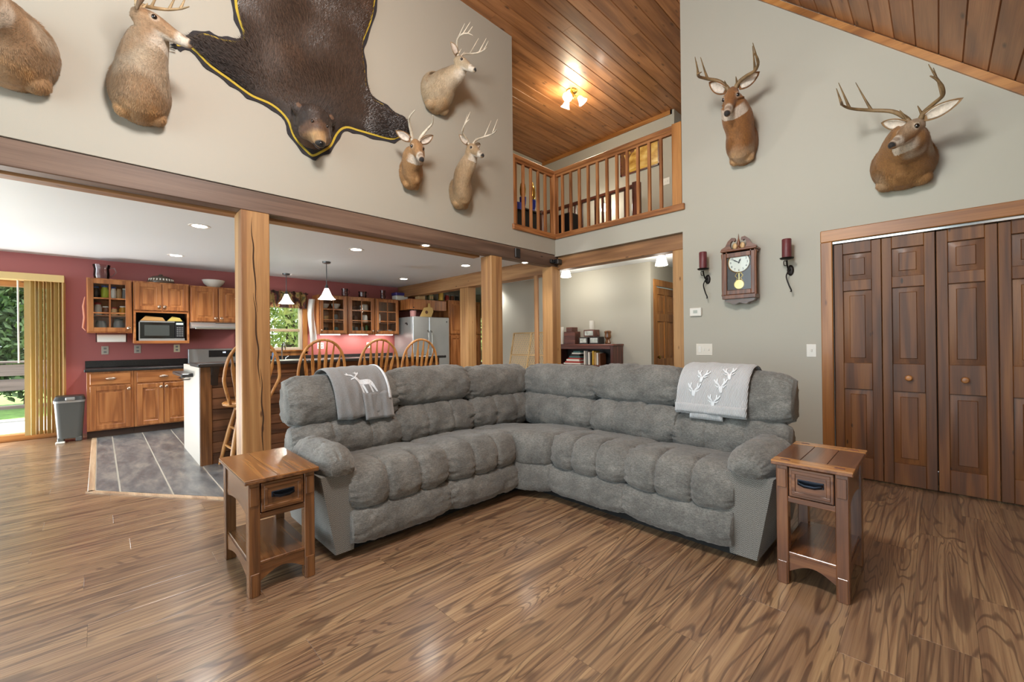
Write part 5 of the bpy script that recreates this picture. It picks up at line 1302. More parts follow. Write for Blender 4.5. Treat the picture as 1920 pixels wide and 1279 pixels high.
# ------------------------------------------------------------------ wall clock
ck = thing('wall_clock', 'cherry pendulum wall clock with broken pediment and brass pendulum', 'clock', (X2, 1.378, 1.62), -PI / 2)
W_CLK = wood('clock_walnut', (84, 48, 28), (112, 66, 40), (134, 84, 54), rough=.35, along=1, across=12, freq=9, coat=.3, tint=.05)
w_, hz = .145, .46
obj('case', MB().box(-w_ + .012, -.0995, .031, w_ - .012, 0, hz).box(-w_ - .008, -.13, -.012, w_ + .008, 0, .029, b=.004), W_CLK, ck, axis='Z')
dr = obj('door', MB().box(-w_, -.125, .03, -w_ + .035, -.10, hz - .0, b=.004).box(w_ - .035, -.125, .03, w_, -.10, hz, b=.004).box(-w_ + .0355, -.125, .03, w_ - .0355, -.10, .075, b=.004).box(-w_ + .0355, -.125, hz - .06, w_ - .0355, -.10, hz, b=.004), W_CLK, ck, axis='Z')
obj('door_glass', B(-w_ + .03, -.116, .07, w_ - .03, -.112, hz - .055), M_GLASS, dr)
obj('inner_back', B(-w_ + .03, -.103, .07, w_ - .03, -.099, hz - .055), C_['dark'], ck)
cz = .345
dl = obj('dial', MB().lathe([(.001, -.108), (.096, -.108), (.098, -.104), (.098, -.1)], (0, 0, cz), 36, 'y'), pbr('clock_dial', sR(226, 232, 222), .35), ck)
obj('bezel', MB().lathe([(.094, -.109), (.1, -.112), (.104, -.108), (.104, -.1)], (0, 0, cz), 36, 'y', cap=False), M_BRASS, dl)
# numerals 1..12 as flat lettering
def text_mesh(body, size, name='numeral'):
    cu = bpy.data.curves.new(name, 'FONT'); cu.body = body; cu.size = size; cu.align_x = 'CENTER'; cu.align_y = 'CENTER'; cu.extrude = .0006
    o = bpy.data.objects.new(name, cu); COL.objects.link(o)
    me = bpy.data.meshes.new_from_object(o.evaluated_get(bpy.context.evaluated_depsgraph_get())); bpy.data.objects.remove(o); bpy.data.curves.remove(cu)
    return me
for k in range(1, 13):
    a = PI / 2 - k * PI / 6
    me = text_mesh(str(k), .03); me.materials.clear(); me.materials.append(M_BLACK)
    o = obj('numeral', me, None, dl, (.076 * math.cos(a), -.1093, cz + .076 * math.sin(a))); o.rotation_euler = (PI / 2, 0, 0)
for ang, ln, wd in ((PI / 2 - (12 + 50 / 60) * PI / 6, .042, .008), (PI / 2 - 50 * PI / 30, .07, .006)):
    dx, dz = math.cos(ang), math.sin(ang)
    obj('clock_hand', MB().prism([(-dx * .012 - dz * wd * .4, cz - dz * .012 + dx * wd * .4), (dx * ln * .6 - dz * wd, cz + dz * ln * .6 + dx * wd), (dx * ln, cz + dz * ln), (dx * ln * .6 + dz * wd, cz + dz * ln * .6 - dx * wd), (-dx * .012 + dz * wd * .4, cz - dz * .012 - dx * wd * .4)], -.1115, -.1103, 'y'), M_BLACK, dl)
M_BRASSP = pbr('pale_brass', sR(226, 206, 140), .3, .5)
pd = obj('pendulum', MB().box(-.004, -.109, .14, .004, -.106, .26).lathe([(.001, -.113), (.043, -.112), (.048, -.108), (.001, -.106)], (0, 0, .128), 24, 'y'), M_BRASSP, ck)
obj('lyre', MB().tube(crom([(-.012, -.108, .245), (-.034, -.108, .215), (-.016, -.108, .19), (-.03, -.108, .165)], 5, False), .004, 6).tube(crom([(.012, -.108, .245), (.034, -.108, .215), (.016, -.108, .19), (.03, -.108, .165)], 5, False), .006, 6), M_BRASSP, pd)
obj('cornice', MB().box(-w_ - .02, -.135, hz, w_ + .02, 0, hz + .022, b=.006).box(-w_ - .008, -.125, hz - .02, w_ + .008, 0, hz, b=.004), W_CLK, ck)
for sg in (-1, 1):
    top_ = [(sg * (w_ + .02), hz + .02), (sg * (w_ + .012), hz + .035), (sg * .12, hz + .055), (sg * .095, hz + .105), (sg * .06, hz + .135), (sg * .03, hz + .13), (sg * .024, hz + .105), (sg * .042, hz + .095), (sg * .055, hz + .105), (sg * .072, hz + .085), (sg * .075, hz + .05), (sg * .06, hz + .025)]
    obj('pediment_scroll', MB().prism(top_, -.125, -.09, 'y'), W_CLK, ck, axis='X')
    obj('turned_column', MB().lathe([(.012, .02), (.014, .03), (.009, .045), (.011, .1), (.009, .38), (.014, .42), (.014, .445)], (sg * (w_ + .004), -.115, 0), 12), W_CLK, ck)
    obj('pale_leaf', MB().ball((sg * .035, -.11, hz + .05), (.02, .006, .032), 12, 8), C_['tan'], ck)
obj('finial', MB().lathe([(.016, hz + .02), (.02, hz + .035), (.01, hz + .05), (.018, hz + .075), (.01, hz + .10), (.006, hz + .12), (.004, hz + .15), (.001, hz + .17)], (0, -.108, 0), 14), W_CLK, ck)
apr = [(-w_ + .005, -.01)] + [(-w_ + .015 + (2 * w_ - .03) * i / 16, -.035 - .022 * abs(math.sin(PI * i / 8)) * (1 if 4 <= i <= 12 else .4) - .012 * math.sin(PI * i / 16)) for i in range(17)] + [(w_ - .005, -.01)]
obj('lower_apron', MB().prism(apr, -.10, -.02, 'y'), W_TAB, ck, axis='X')
# sconces
M_CANDLE = pbr('burgundy_wax', sR(104, 48, 52), .45, bump=(60, .15))
def sconce(label, y, z):
    s = thing('candle_sconce', label, 'sconce', (X2, y, z), -PI / 2, 'candle sconces flanking the clock')
    obj('wall_plate', MB().ball((0, -.008, .02), (.028, .01, .05), 16, 10), M_IRON, s)
    obj('arm', MB().tube(crom([(.0, -.01, .03), (-.005, -.05, .02), (-.008, -.09, .06), (-.005, -.115, .10)], 6, False), .007, 8).tube(crom([(.0, -.05, .02), (-.02, -.07, -.04), (.0, -.08, -.12), (.018, -.075, -.17), (.014, -.07, -.185)], 6, False), [.006] * 24 + [.009], 8).tube(crom([(-.005, -.10, .09), (-.03, -.10, .10), (-.03, -.10, .06), (-.012, -.10, .055)], 5, False), .004, 6), M_IRON, s)
    obj('drip_pan', MB().lathe([(.02, .108), (.05, .112), (.058, .122), (.055, .124), (.02, .118)], (-.005, -.115, 0), 24), M_IRON, s)
    cd = obj('candle', MB().lathe([(.037, .122), (.038, .126), (.038, .29), (.034, .296), (.026, .288), (.001, .286)], (-.005, -.115, 0), 24), M_CANDLE, s)
    obj('wick', MB().tube([(-.005, -.115, .285), (-.003, -.115, .30)], .0015, 5), M_BLACK, cd)
sconce('iron candle sconce with burgundy candle left of the clock', 1.715, 1.825); sconce('iron candle sconce with burgundy candle right of the clock', .966, 1.825)
M_IVORY = pbr('ivory_plate', sR(224, 219, 206), .4)
th = thing('thermostat', 'small white thermostat left of the clock', 'thermostat', (X2, 1.842, 1.505), -PI / 2)
obj('case', B(-.062, -.026, -.045, .062, 0, .045, b=.006), M_WHITE, th); obj('screen', B(-.022, -.028, -.014, .022, -.025, .02), pbr('lcd', sR(176, 182, 172), .3), th)
outlet('white triple switch plate above the right throw', X2, 1.76, 1.10, M_IVORY, w=.17, h=.125, ax='x', gangs=3, kind='switch', name='light_switch')
outlet('single white toggle switch beside the closet', X2, .812, 1.095, M_WHITE, ax='x', gangs=1, kind='switch', name='light_switch')
# speakers on the beam
t = thing('beam_sensor', 'black box mounted on the beam above the third post', 'box', (3.857, Y1 + .012, 2.35)); obj('case', B(-.045, -.02, -.06, .045, 0, .06, b=.004), M_BLACK, t)
t = thing('corner_speaker', 'small black swivel speaker in the corner of the beams', 'speaker', (4.60, Y1 + .01, 2.325))
obj('cabinet', MB().box(-.03, -.09, -.035, .07, -.015, .035, b=.008), M_BLACK, t); obj('mount', MB().box(-.10, -.03, -.02, -.04, 0, .03, b=.006).box(-.05, -.05, -.01, .0, -.01, .015), M_BLACK, t); obj('grille', B(-.022, -.093, -.027, .062, -.088, .027, b=.003), M_STEELD, t)
# ------------------------------------------------------------------ mounted animals
def loft(rings, n=20):
    """rings: (centre, axis_a, axis_b, ra, rb)"""
    vs = []; fs = []; m = len(rings)
    for c, a, b, ra, rb in rings:
        for k in range(n):
            t = 2 * PI * k / n; vs.append(Vector(c) + Vector(a) * (ra * math.cos(t)) + Vector(b) * (rb * math.sin(t)))
    for i in range(m - 1):
        for k in range(n): fs.append((i * n + k, i * n + (k + 1) % n, (i + 1) * n + (k + 1) % n, (i + 1) * n + k))
    fs += [tuple(range(n))[::-1], tuple((m - 1) * n + k for k in range(n))]
    return vs, fs
def fuse(mb, voxel, smooth=2):
    """one continuous skin over overlapping closed shapes"""
    me = mesh_of('skin', mb, 0); o = bpy.data.objects.new('skin', me); COL.objects.link(o)
    md = o.modifiers.new('r', 'REMESH'); md.mode = 'VOXEL'; md.voxel_size = voxel
    dg = bpy.context.evaluated_depsgraph_get(); out = bpy.data.meshes.new_from_object(o.evaluated_get(dg))
    bpy.data.objects.remove(o)
    bm = bmesh.new(); bm.from_mesh(out)
    for _ in range(smooth): bmesh.ops.smooth_vert(bm, verts=bm.verts, factor=.5, use_axis_x=True, use_axis_y=True, use_axis_z=True)
    bm.to_mesh(out); bm.free(); out.shade_smooth(); return out
def paint(me, fn):
    at = me.color_attributes.new('coat', 'FLOAT_COLOR', 'POINT')
    buf = np.empty(len(me.vertices) * 4, np.float32)
    for i, v in enumerate(me.vertices): buf[i * 4:i * 4 + 4] = fn(v.co)
    at.data.foreach_set('color', buf)
def fur_mat(name, bump=.5, amount=.35, rough=.75, stretch=(60, 60, 14)):
    t = NT(name); at = t.n('Attribute', attribute_name='coat').outputs['Color']; tc = t.n('TexCoord').outputs['Object']
    n1 = t.noise(t.mapping(tc, stretch), 1.0, 4, .65, .8); n2 = t.noise(tc, 9, 4, .6)
    c = t.mix(amount, at, t.ramp(n1, [(.3, (.25, .22, .2, 1)), (.65, (1.25, 1.22, 1.2, 1))]), 'MULTIPLY')
    c = t.mix(.3, c, t.ramp(n2, [(.3, (.5, .48, .46, 1)), (.7, (1.3, 1.28, 1.25, 1))]), 'MULTIPLY')
    t.L(c, t.b.inputs['Base Color']); t.b.inputs['Roughness'].default_value = rough
    t.b.inputs['Sheen Weight'].default_value = .15
    t.bump(n1, bump, .006); return t.m
M_COAT = fur_mat('deer_coat')
def hair_mat(name, rough):
    t = NT(name); t.L(t.n('Attribute', attribute_name='coat').outputs['Color'], t.b.inputs['Base Color']); t.b.inputs['Roughness'].default_value = rough; return t.m
M_DHAIR = hair_mat('deer_hair', .65)
class Fur:
    def __init__(s): s.v = []; s.f = []; s.c = []
    def strand(s, p, d, ln, wd, c, nrm, lift=.14):
        sd_ = d.cross(nrm).normalized() * wd; o = len(s.v)
        m_ = p + d * ln * .5 + nrm * ln * (lift + .02); e = p + d * ln + nrm * ln * lift
        s.v.extend([tuple(p - sd_), tuple(p + sd_), tuple(m_ + sd_ * .7), tuple(m_ - sd_ * .7), tuple(e)]); s.f.extend([(o, o + 1, o + 2, o + 3), (o + 3, o + 2, o + 4)]); s.c.extend([c] * 5)
    def build(s, parent, mat):
        me = bpy.data.meshes.new('fur'); me.from_pydata(s.v, [], s.f); me.update()
        at = me.color_attributes.new('coat', 'FLOAT_COLOR', 'POINT'); at.data.foreach_set('color', np.array(s.c, np.float32).ravel())
        o = obj('fur', me, mat, parent); o['kind'] = 'stuff'; return o
M_EYE = pbr('glass_eye', sR(20, 12, 8), .06, coat=1)
M_ANT = pbr('antler_bone', sR(172, 146, 108), .5, vary=(18, .35))
M_ANTD = pbr('antler_dark', sR(128, 104, 72), .5, vary=(18, .4))
M_ANTL = pbr('antler_pale', sR(206, 196, 176), .5, vary=(18, .25))
M_EARIN = pbr('ear_inner', sR(212, 200, 186), .8, vary=(40, .2))
LERP = lambda a, b, t: tuple(a[i] + (b[i] - a[i]) * t for i in range(4))
def sst(a, b, x):
    t = max(0, min(1, (x - a) / (b - a))); return t * t * (3 - 2 * t)

def deer(label, wall, base, bw, bh, mid, joint, poll, nose, coat, ant, earcol, tilt=0.0, antmat=None, roll=0.0, ears=((.85, .35, -.2), (.85, .35, -.2)), earlen=.17, chest=None, nk_=1.0, hs=.92):
    P3 = (lambda q: onY(q[0], q[1], Y1 - q[2])) if wall == 1 else (lambda q: onX(q[0], q[1], X2 - q[2]))
    out = Vector((0, -1, 0)) if wall == 1 else Vector((-1, 0, 0)); lat = Vector((1, 0, 0)) if wall == 1 else Vector((0, 1, 0)); Z = Vector((0, 0, 1))
    Bc = P3((base[0], base[1], 0)); Mc = P3(mid); Jc = P3(joint); Pc = P3(poll); Nc = P3(nose)
    root = thing('deer_mount', label, 'deer mount', Bc)
    f = (Nc - Pc); L = f.length; f.normalize(); s = L / .31
    u = Z - f * Z.dot(f); u.normalize(); r = f.cross(u)
    if roll:
        q = Matrix.Rotation(roll, 3, f); u = q @ u; r = q @ r
    w = lambda a, b, c: Pc + (r * a + u * b) * (s * hs) + f * (c * s)
    mb = MB()
    hd = [(-.055, .03, .035, -.045), (-.03, .052, .06, -.045), (.01, .063, .074, -.047), (.06, .068, .08, -.05), (.10, .064, .078, -.054), (.15, .052, .068, -.06), (.20, .041, .054, -.064), (.25, .036, .045, -.066), (.285, .034, .039, -.067), (.305, .027, .030, -.066), (.318, .013, .015, -.064)]
    mb.add(*loft([(w(0, o, t), r, u, a * s * hs, b * s * hs) for t, a, b, o in hd]))
    # neck and shoulders: rings from the wall outwards along a smooth path
    ctrl = [Bc - out * .0, Bc + out * .10 - Z * bh * .12, Mc, Jc, w(0, -.045, .02)]
    if chest is not None: ctrl[1] = P3(chest)
    path = crom([tuple(c) for c in ctrl], 6, closed=False)
    n = len(path); rings = []
    for i, c in enumerate(path):
        t = i / (n - 1)
        c = Vector(c)
        tg = (Vector(path[min(i + 1, n - 1)]) - Vector(path[max(i - 1, 0)])).normalized()
        k = sst(.0, .25, t)
        tg = out.lerp(tg, k).normalized()
        b_ = Z - tg * Z.dot(tg)
        b_ = b_.normalized() if b_.length > .05 else -out
        if t > .55: b_ = b_.lerp(u - tg * u.dot(tg), sst(.55, 1, t)).normalized()
        a_ = tg.cross(b_).normalized()
        rw = np.interp(t, [0, .12, .25, .42, .6, .8, 1], [bw * .95, bw * 1.0, bw * .98, bw * .70 + .022 * s, .112 * s * nk_, .088 * s * nk_, .062 * s * hs])
        rh = np.interp(t, [0, .12, .25, .42, .6, .8, 1], [bh * .95, bh * 1.0, bh * .95, bh * .62 + .03 * s, .135 * s * nk_, .10 * s * nk_, .07 * s])
        rings.append((c, a_, b_, rw, rh))
    mb.add(*loft(rings, 28))
    # folded forelegs' stumps at the lower edge, brisket
    for sg in (-1, 1):
        mb.ball(Bc + lat * sg * bw * .48 - Z * bh * .82 + out * .075, (bw * .36, bw * .36, bh * .26), 14, 10)
        mb.ball(w(sg * .046, -.028, .072), .028 * s, 12, 8)
    mb.ball(Bc - Z * bh * .5 + out * .17, (bw * .45, bw * .45, bh * .42), 14, 10)
    mb.ball(w(0, -.095, .10), (.035 * s,) * 3, 12, 8); mb.ball(w(0, -.095, .19), (.026 * s,) * 3, 12, 8)
    me = fuse(mb, .0075, 2)
    for v in me.vertices:
        k = (v.co - Bc).dot(out)
        if k < .002: v.co += out * (.002 - k)
    base_c, dark, pale = sR(*coat), LERP(sR(*coat), (0, 0, 0, 1), .45), sR(222, 214, 200)
    nosec = sR(30, 26, 26); stump = sR(196, 150, 96)
    nk = (Jc - Mc).normalized()
    def cf(p):
        d = p - Pc; x, y, z_ = d.dot(r) / s / hs, d.dot(u) / s / hs, d.dot(f) / s
        nz = noise.noise(p * 14) * .5
        c = base_c
        hb = (p - Bc); zz = hb.z / bh
        c = LERP(c, dark, .45 * sst(.1, .7, nz + .5 * abs(noise.noise(p * 5)))); c = LERP(c, sR(196, 182, 160), .5 * sst(.12, .5, noise.noise(p * 4.2 + Vector((7, 1, 3)))))
        # face
        if z_ > -.06 and abs(x) < .14 and y > -.2:
            if z_ > -.03:
                c = LERP(c, dark, .4 * sst(.01, -.03, abs(x) - .02) * sst(-.02, .0, y + .01) if y > -.05 else 0)
                eye = math.sqrt((abs(x) - .058) ** 2 + (y + .03) ** 2 + (z_ - .085) ** 2)
                c = LERP(c, pale, .3 * sst(.036, .024, eye))
                c = LERP(c, pale, .8 * sst(.20, .235, z_) * sst(.30, .28, z_))
                c = LERP(c, pale, .7 * sst(-.098, -.115, y) * sst(.08, .14, z_))
                c = LERP(c, dark, .7 * sst(.225, .25, z_) * sst(.29, .27, z_) * sst(-.06, -.045, y))
                c = LERP(c, nosec, sst(.286, .30, z_) * sst(-.086, -.074, y))
        # throat patch
        th = (p - (Jc - u * .07 * s + f * .02)).length / s
        c = LERP(c, pale, .6 * sst(.10, .05, th + .05 * nz))
        if zz < -.62 and (p - Bc).dot(out) > .0: c = LERP(c, stump, .7 * sst(-.62, -.85, zz) * (.4 + .6 * sst(-.1, .3, nz)))
        return c
    paint(me, cf)
    me.transform(Matrix.Translation(-Bc))
    obj('body', me, M_COAT, root)
    fur = Fur(); q_ = random.Random(int(base[0])); cols = me.color_attributes['coat'].data; pth = [Vector(c) - Bc for c in path]
    for _ in range(11000):
        i = q_.randrange(len(me.vertices)); v = me.vertices[i]; p = v.co
        zf = (p + Bc - Pc).dot(f) / s
        if p.dot(out) < .012 or zf > .26: continue
        if zf > -.06 and (p + Bc - Pc).length < .36 * s: d = -f; ln = .009
        else:
            k = min(range(len(pth)), key=lambda a: (pth[a] - p).length_squared); d = (pth[max(0, k - 2)] - pth[min(len(pth) - 1, k + 1)]); ln = .019
            d = d.normalized() + Vector((0, 0, -.5))
        nrm = v.normal.copy(); d = d + Vector((q_.uniform(-.3, .3), q_.uniform(-.3, .3), q_.uniform(-.3, .3))); d = d - nrm * d.dot(nrm)
        if d.length < .05: continue
        c = cols[i].color; kk = q_.uniform(.62, 1.35)
        fur.strand(p.copy(), d.normalized(), ln * q_.uniform(.7, 1.3), .0011, (c[0] * kk, c[1] * kk, c[2] * kk, 1), nrm)
    for i, a in enumerate(fur.v):
        k = Vector(a).dot(out)
        if k < .002: fur.v[i] = tuple(Vector(a) + out * (.002 - k))
    fur.build(root, M_DHAIR)
    loc = lambda a, b, c: w(a, b, c) - Bc
    for sg in (-1, 1): obj('eye', MB().ball(loc(sg * .064, -.03, .085), .0175 * s, 14, 10), M_EYE, root)
    for sg in (-1, 1): obj('nostril', MB().ball(loc(sg * .014, -.058, .308), (.006 * s,) * 3, 8, 6), M_BLACK, root)
    # ears
    for sg, ev in zip((-1, 1), ears):
        e0 = loc(sg * .052, -.008, -.028); dr_ = (r * sg * ev[0] + u * ev[1] + f * ev[2]).normalized()
        fc = (f + dr_ * -f.dot(dr_)).normalized(); sd = dr_.cross(fc).normalized()
        EL = earlen * s
        def leaf(off, shrink, th):
            vs = []; fs = []; N = 10; Mm = 8
            for l in (0, 1):
                for i in range(N + 1):
                    t = i / N; hw = shrink * .042 * s * (math.sin(PI * min(1, .12 + t * .88)) ** .75 + .12 * (1 - t))
                    for j in range(Mm + 1):
                        v = -1 + 2 * j / Mm
                        cup = .5 * hw * v * v
                        vs.append(e0 + dr_ * (EL * (t * shrink + (1 - shrink) * .5)) + sd * hw * v + fc * (cup + off + l * th - .015 * s * t))
            W_ = Mm + 1; o = (N + 1) * W_
            for i in range(N):
                for j in range(Mm):
                    q = (i * W_ + j, i * W_ + j + 1, (i + 1) * W_ + j + 1, (i + 1) * W_ + j); fs += [q, tuple(o + k for k in q[::-1])]
            for i in range(N):
                for j in (0, Mm): fs.append((i * W_ + j, (i + 1) * W_ + j, o + (i + 1) * W_ + j, o + i * W_ + j))
            for j in range(Mm):
                for i in (0, N): fs.append((i * W_ + j, i * W_ + j + 1, o + i * W_ + j + 1, o + i * W_ + j))
            return MB().add(vs, fs)
        ear = obj('ear', leaf(0, 1.0, .006), pbr('ear_coat', sR(*earcol), .8, vary=(50, .25)), root, smooth=180)
        obj('inner_ear', leaf(.0065, .80, .002), M_EARIN, ear, smooth=180)
    # antlers
    for sg, spec in zip((-1, 1), ant):
        if not spec: continue
        A, beam, tines = spec
        pts = crom([tuple(loc(sg * b[0] * A / hs, b[1] * A / hs, b[2] * A)) for b in beam], 6, closed=False)
        m_ = len(pts)
        an = obj('antler', MB().tube(pts, [(.0155 * (1 - i / (m_ - 1)) ** .7 + .003) * s for i in range(m_)], 8), antmat or M_ANT, root, smooth=60)
        for tt, (dx, du, df), ln in tines:
            k = min(m_ - 1, int(tt * (m_ - 1))); p0 = Vector(pts[k]); d = (r * sg * dx + u * du + f * df).normalized()
            tp = crom([tuple(p0), tuple(p0 + d * ln * .5 * A * s + u * .012), tuple(p0 + d * ln * A * s + u * .04 * ln / .1)], 4, False)
            obj('tine', MB().tube(tp, [(.0095 * (1 - i / (len(tp) - 1)) + .002) * s for i in range(len(tp))], 7), antmat or M_ANT, an, smooth=60)
    return root
BEAM = [(.032, -.005, -.02), (.05, .035, -.035), (.11, .10, -.06), (.19, .165, -.04), (.235, .235, .03), (.22, .29, .11), (.17, .315, .17)]
TINES = [(.12, (.1, 1, .3), .06), (.50, (.1, 1, .0), .15), (.70, (-.1, 1, .1), .13), (.86, (-.2, 1, .1), .08)]
FLATB = [(.032, -.005, -.02), (.06, .03, -.03), (.13, .06, -.03), (.21, .09, .0), (.25, .15, .04), (.255, .22, .07), (.24, .27, .09)]
SPIKE = [(.032, -.005, -.02), (.05, .05, -.03), (.09, .13, -.03), (.11, .20, .0), (.085, .28, .03)]
FULL = (1.0, BEAM, TINES)
deer('large deer shoulder mount at the left edge, cut off by the frame', 1, (22, 92), .20, .235, (2, 40, .26), (-30, -5, .42), (-38, -38, .46), (-95, 20, .5), (150, 122, 92), (FULL, FULL), (140, 112, 84))
deer('greyish deer mount looking right, next to the bear paw', 1, (262, 172), .165, .215, (270, 112, .24), (282, 62, .36), (268, 22, .40), (366, 72, .47), (158, 128, 96), ((.95, BEAM, TINES), (.95, BEAM, TINES)), (150, 122, 96), ears=((.7, .75, -.5), (.85, .2, .35)), nk_=1.12)
deer('pale deer mount with heavy curled antlers, highest right of the bear', 1, (812, 175), .165, .215, (838, 152, .22), (862, 132, .36), (862, 108, .40), (896, 124, .58), (176, 156, 126), ((1.0, BEAM, TINES), (.8, BEAM, TINES)), (160, 136, 106), antmat=M_ANTL)
deer('small tan deer mount with thin spike antlers under the bear paw', 1, (764, 326), .105, .16, (772, 306, .17), (780, 284, .28), (780, 265, .31), (794, 290, .50), (164, 124, 80), ((1.1, SPIKE, ()), (1.1, SPIKE, ())), (150, 116, 80), antmat=M_ANTL, ears=((.8, .55, -.1), (.9, .2, -.2)))
deer('slender deer mount with open antlers, lowest at the wall corner', 1, (856, 362), .115, .175, (868, 330, .19), (882, 297, .31), (884, 272, .35), (909, 284, .55), (164, 138, 104), ((1.0, BEAM, TINES[:3]), (1.0, FLATB, TINES[1:3])), (150, 124, 94), antmat=M_ANTL)
deer('warm brown deer mount left of the two on the clock wall', 2, (1395, 268), .135, .215, (1386, 236, .2), (1376, 200, .32), (1372, 168, .37), (1360, 203, .60), (146, 98, 52), ((.85, FLATB, TINES[:3]), (.85, BEAM, TINES)), (136, 92, 54), antmat=M_ANTD, ears=((.85, .15, -.3), (.75, .6, -.2)), hs=.78)
deer('broad brown deer mount with wide antlers above the closet', 2, (1694, 306), .20, .205, (1697, 276, .22), (1705, 256, .34), (1714, 228, .38), (1664, 262, .60), (142, 100, 56), ((.95, FLATB, TINES[:3]), (1.3, BEAM, TINES)), (150, 118, 84), antmat=M_ANTD, ears=((.95, .05, -.1), (.9, .45, -.15)), earlen=.22, nk_=1.2, hs=.84)

# ------------------------------------------------------------------ bear rug
OUT = [(433, 0), (441, 38), (450, 71), (420, 71), (398, 64), (377, 59), (352, 66), (332, 72), (324, 84), (334, 94), (356, 97), (390, 130), (425, 155), (448, 172), (472, 188), (508, 204), (532, 227), (545, 259), (568, 286), (586, 299), (605, 292), (624, 279), (636, 256), (650, 246), (670, 251), (699, 259), (732, 267), (749, 263), (767, 254), (766, 236), (758, 222), (735, 207), (716, 192), (693, 177), (688, 144), (683, 105), (684, 82), (699, 43), (707, 0)]
W2d = [onY(x, y, Y1) for x, y in OUT]; W2d = [(p.x, p.z) for p in W2d]
# hind part above the frame
W2d += [(2.0, 4.70), (2.18, 4.80), (2.22, 4.92), (2.08, 4.98), (1.75, 4.90), (1.35, 4.93), (.95, 4.90), (.60, 4.98), (.42, 4.92), (.44, 4.78), (.66, 4.62), (.74, 4.25)]
poly = [Vector(p) for p in crom([(a, b) for a, b in W2d], 4)]
def inset(pl, d):
    n = len(pl); out = []
    ar = sum(pl[i].x * pl[(i + 1) % n].y - pl[(i + 1) % n].x * pl[i].y for i in range(n)); sg = 1 if ar > 0 else -1
    for i in range(n):
        t = (pl[(i + 2) % n] - pl[i - 2]).normalized(); out.append(pl[i] + Vector((-t.y, t.x)) * sg * d)
    return out
bear = thing('bear_rug', 'black bear rug with head hung nose down on the tall wall', 'bear rug', (1.35, Y1 - .004, 3.2))
BO = Vector((1.35, Y1, 3.2))
def slab(pl, y0, y1): return MB().prism([(p.x - BO.x, p.y - BO.z) for p in pl], y0, y1, 'y')
scal = [p + Vector((.008 * math.sin(i * 1.1), .008 * math.cos(i * 1.1))) for i, p in enumerate(inset(poly, -.004))]
obj('black_felt', slab(scal, -.006, 0), pbr('black_felt', sR(48, 46, 50), .95), bear, smooth=0)
obj('yellow_felt', slab(inset(poly, .02), -.011, -.0055), pbr('yellow_felt', sR(196, 170, 62), .95), bear, smooth=0)
pin = inset(poly, .038)
# hide with swelling, one continuous mesh
pts = list(pin); nb = len(pts)
xs = [p.x for p in pin]; zs = [p.y for p in pin]
g = .028; a_ = min(xs)
def inside(pl, x, y):
    c = False; n = len(pl); j = n - 1
    for i in range(n):
        if (pl[i].y > y) != (pl[j].y > y) and x < (pl[j].x - pl[i].x) * (y - pl[i].y) / (pl[j].y - pl[i].y) + pl[i].x: c = not c
        j = i
    return c
pa = np.array([(p.x, p.y) for p in pin]); pb = np.roll(pa, -1, 0)
def dist(x, y):
    q = np.array((x, y)); ab = pb - pa; t = np.clip(((q - pa) * ab).sum(1) / np.maximum((ab * ab).sum(1), 1e-12), 0, 1)
    return float(np.sqrt((((pa + ab * t[:, None]) - q) ** 2).sum(1).min()))
gx_ = a_; 
while gx_ < max(xs):
    gz_ = min(zs)
    while gz_ < max(zs):
        x, y = gx_ + rnd.uniform(-.006, .006), gz_ + rnd.uniform(-.006, .006)
        if inside(pin, x, y) and dist(x, y) > .014: pts.append(Vector((x, y)))
        gz_ += g
    gx_ += g
r_ = geometry.delaunay_2d_cdt(pts, [(i, (i + 1) % nb) for i in range(nb)], [], 1, 1e-7)
HT = {}
def hide_h(x, y):
    d = dist(x, y); return .012 + .055 * (1 - math.exp(-d / .07)) + .012 * noise.noise((x * 5, y * 5, 2)) * min(1, d / .05)
hv = []; hh = []
for p in r_[0]:
    h = hide_h(p.x, p.y); hh.append(h); hv.append((p.x - BO.x, -h, p.y - BO.z))
nv = len(hv)
hf = [tuple(f_) for f_ in r_[2]]
me = mesh_of('hide', MB().add(hv, hf), 180)
def bear_col(p):
    x, z = p[0] + BO.x, p[2] + BO.z
    n_ = noise.noise((x * 2.2, z * 2.2, 5))
    blk, brn, red = sR(30, 27, 27), sR(62, 47, 37), sR(104, 74, 52)
    c = LERP(blk, brn, sst(2.95, 3.45, z + .25 * n_))
    c = LERP(c, red, .8 * sst(.15, .5, n_) * sst(3.4, 3.9, z))
    lim = max(sst(1.0, .7, x), sst(1.7, 2.0, x)) * sst(3.7, 3.5, z)
    return LERP(c, blk, .75 * lim)
paint(me, bear_col)
M_BEAR = fur_mat('bear_coat', .6, .5, .6, (40, 40, 16))
obj('hide', me, M_BEAR, bear)
# head: skull, muzzle, ears fused into one skin
hp = onY(590, 238, Y1 - .12); npx = onY(600, 284, Y1 - .24)
fw = (npx - hp).normalized(); ou = Vector((0, -1, 0)); ou = (ou - fw * ou.dot(fw)).normalized(); sd = fw.cross(ou)
hw = lambda a, b, c: hp + (sd * a + ou * b + fw * c) * 1.22 - BO
mb = MB()
mb.ball(hw(0, 0, -.02), (.14, .125, .155), 20, 14); mb.ball(hw(0, .01, .05), (.105, .098, .11), 18, 12)
mb.ball(hw(0, -.06, -.06), (.16, .11, .19), 18, 12)
mb.add(*loft([(hw(0, .02, .06), sd, ou, .072, .068), (hw(0, .022, .11), sd, ou, .06, .056), (hw(0, .022, .155), sd, ou, .052, .046), (hw(0, .022, .185), sd, ou, .042, .036), (hw(0, .022, .20), sd, ou, .022, .019)]))
for sg in (-1, 1):
    mb.ball(hw(sg * .105, .03, -.085), (.052, .034, .054), 14, 10); mb.ball(hw(sg * .06, -.02, .06), .06, 12, 8)
me = fuse(mb, .009, 2)
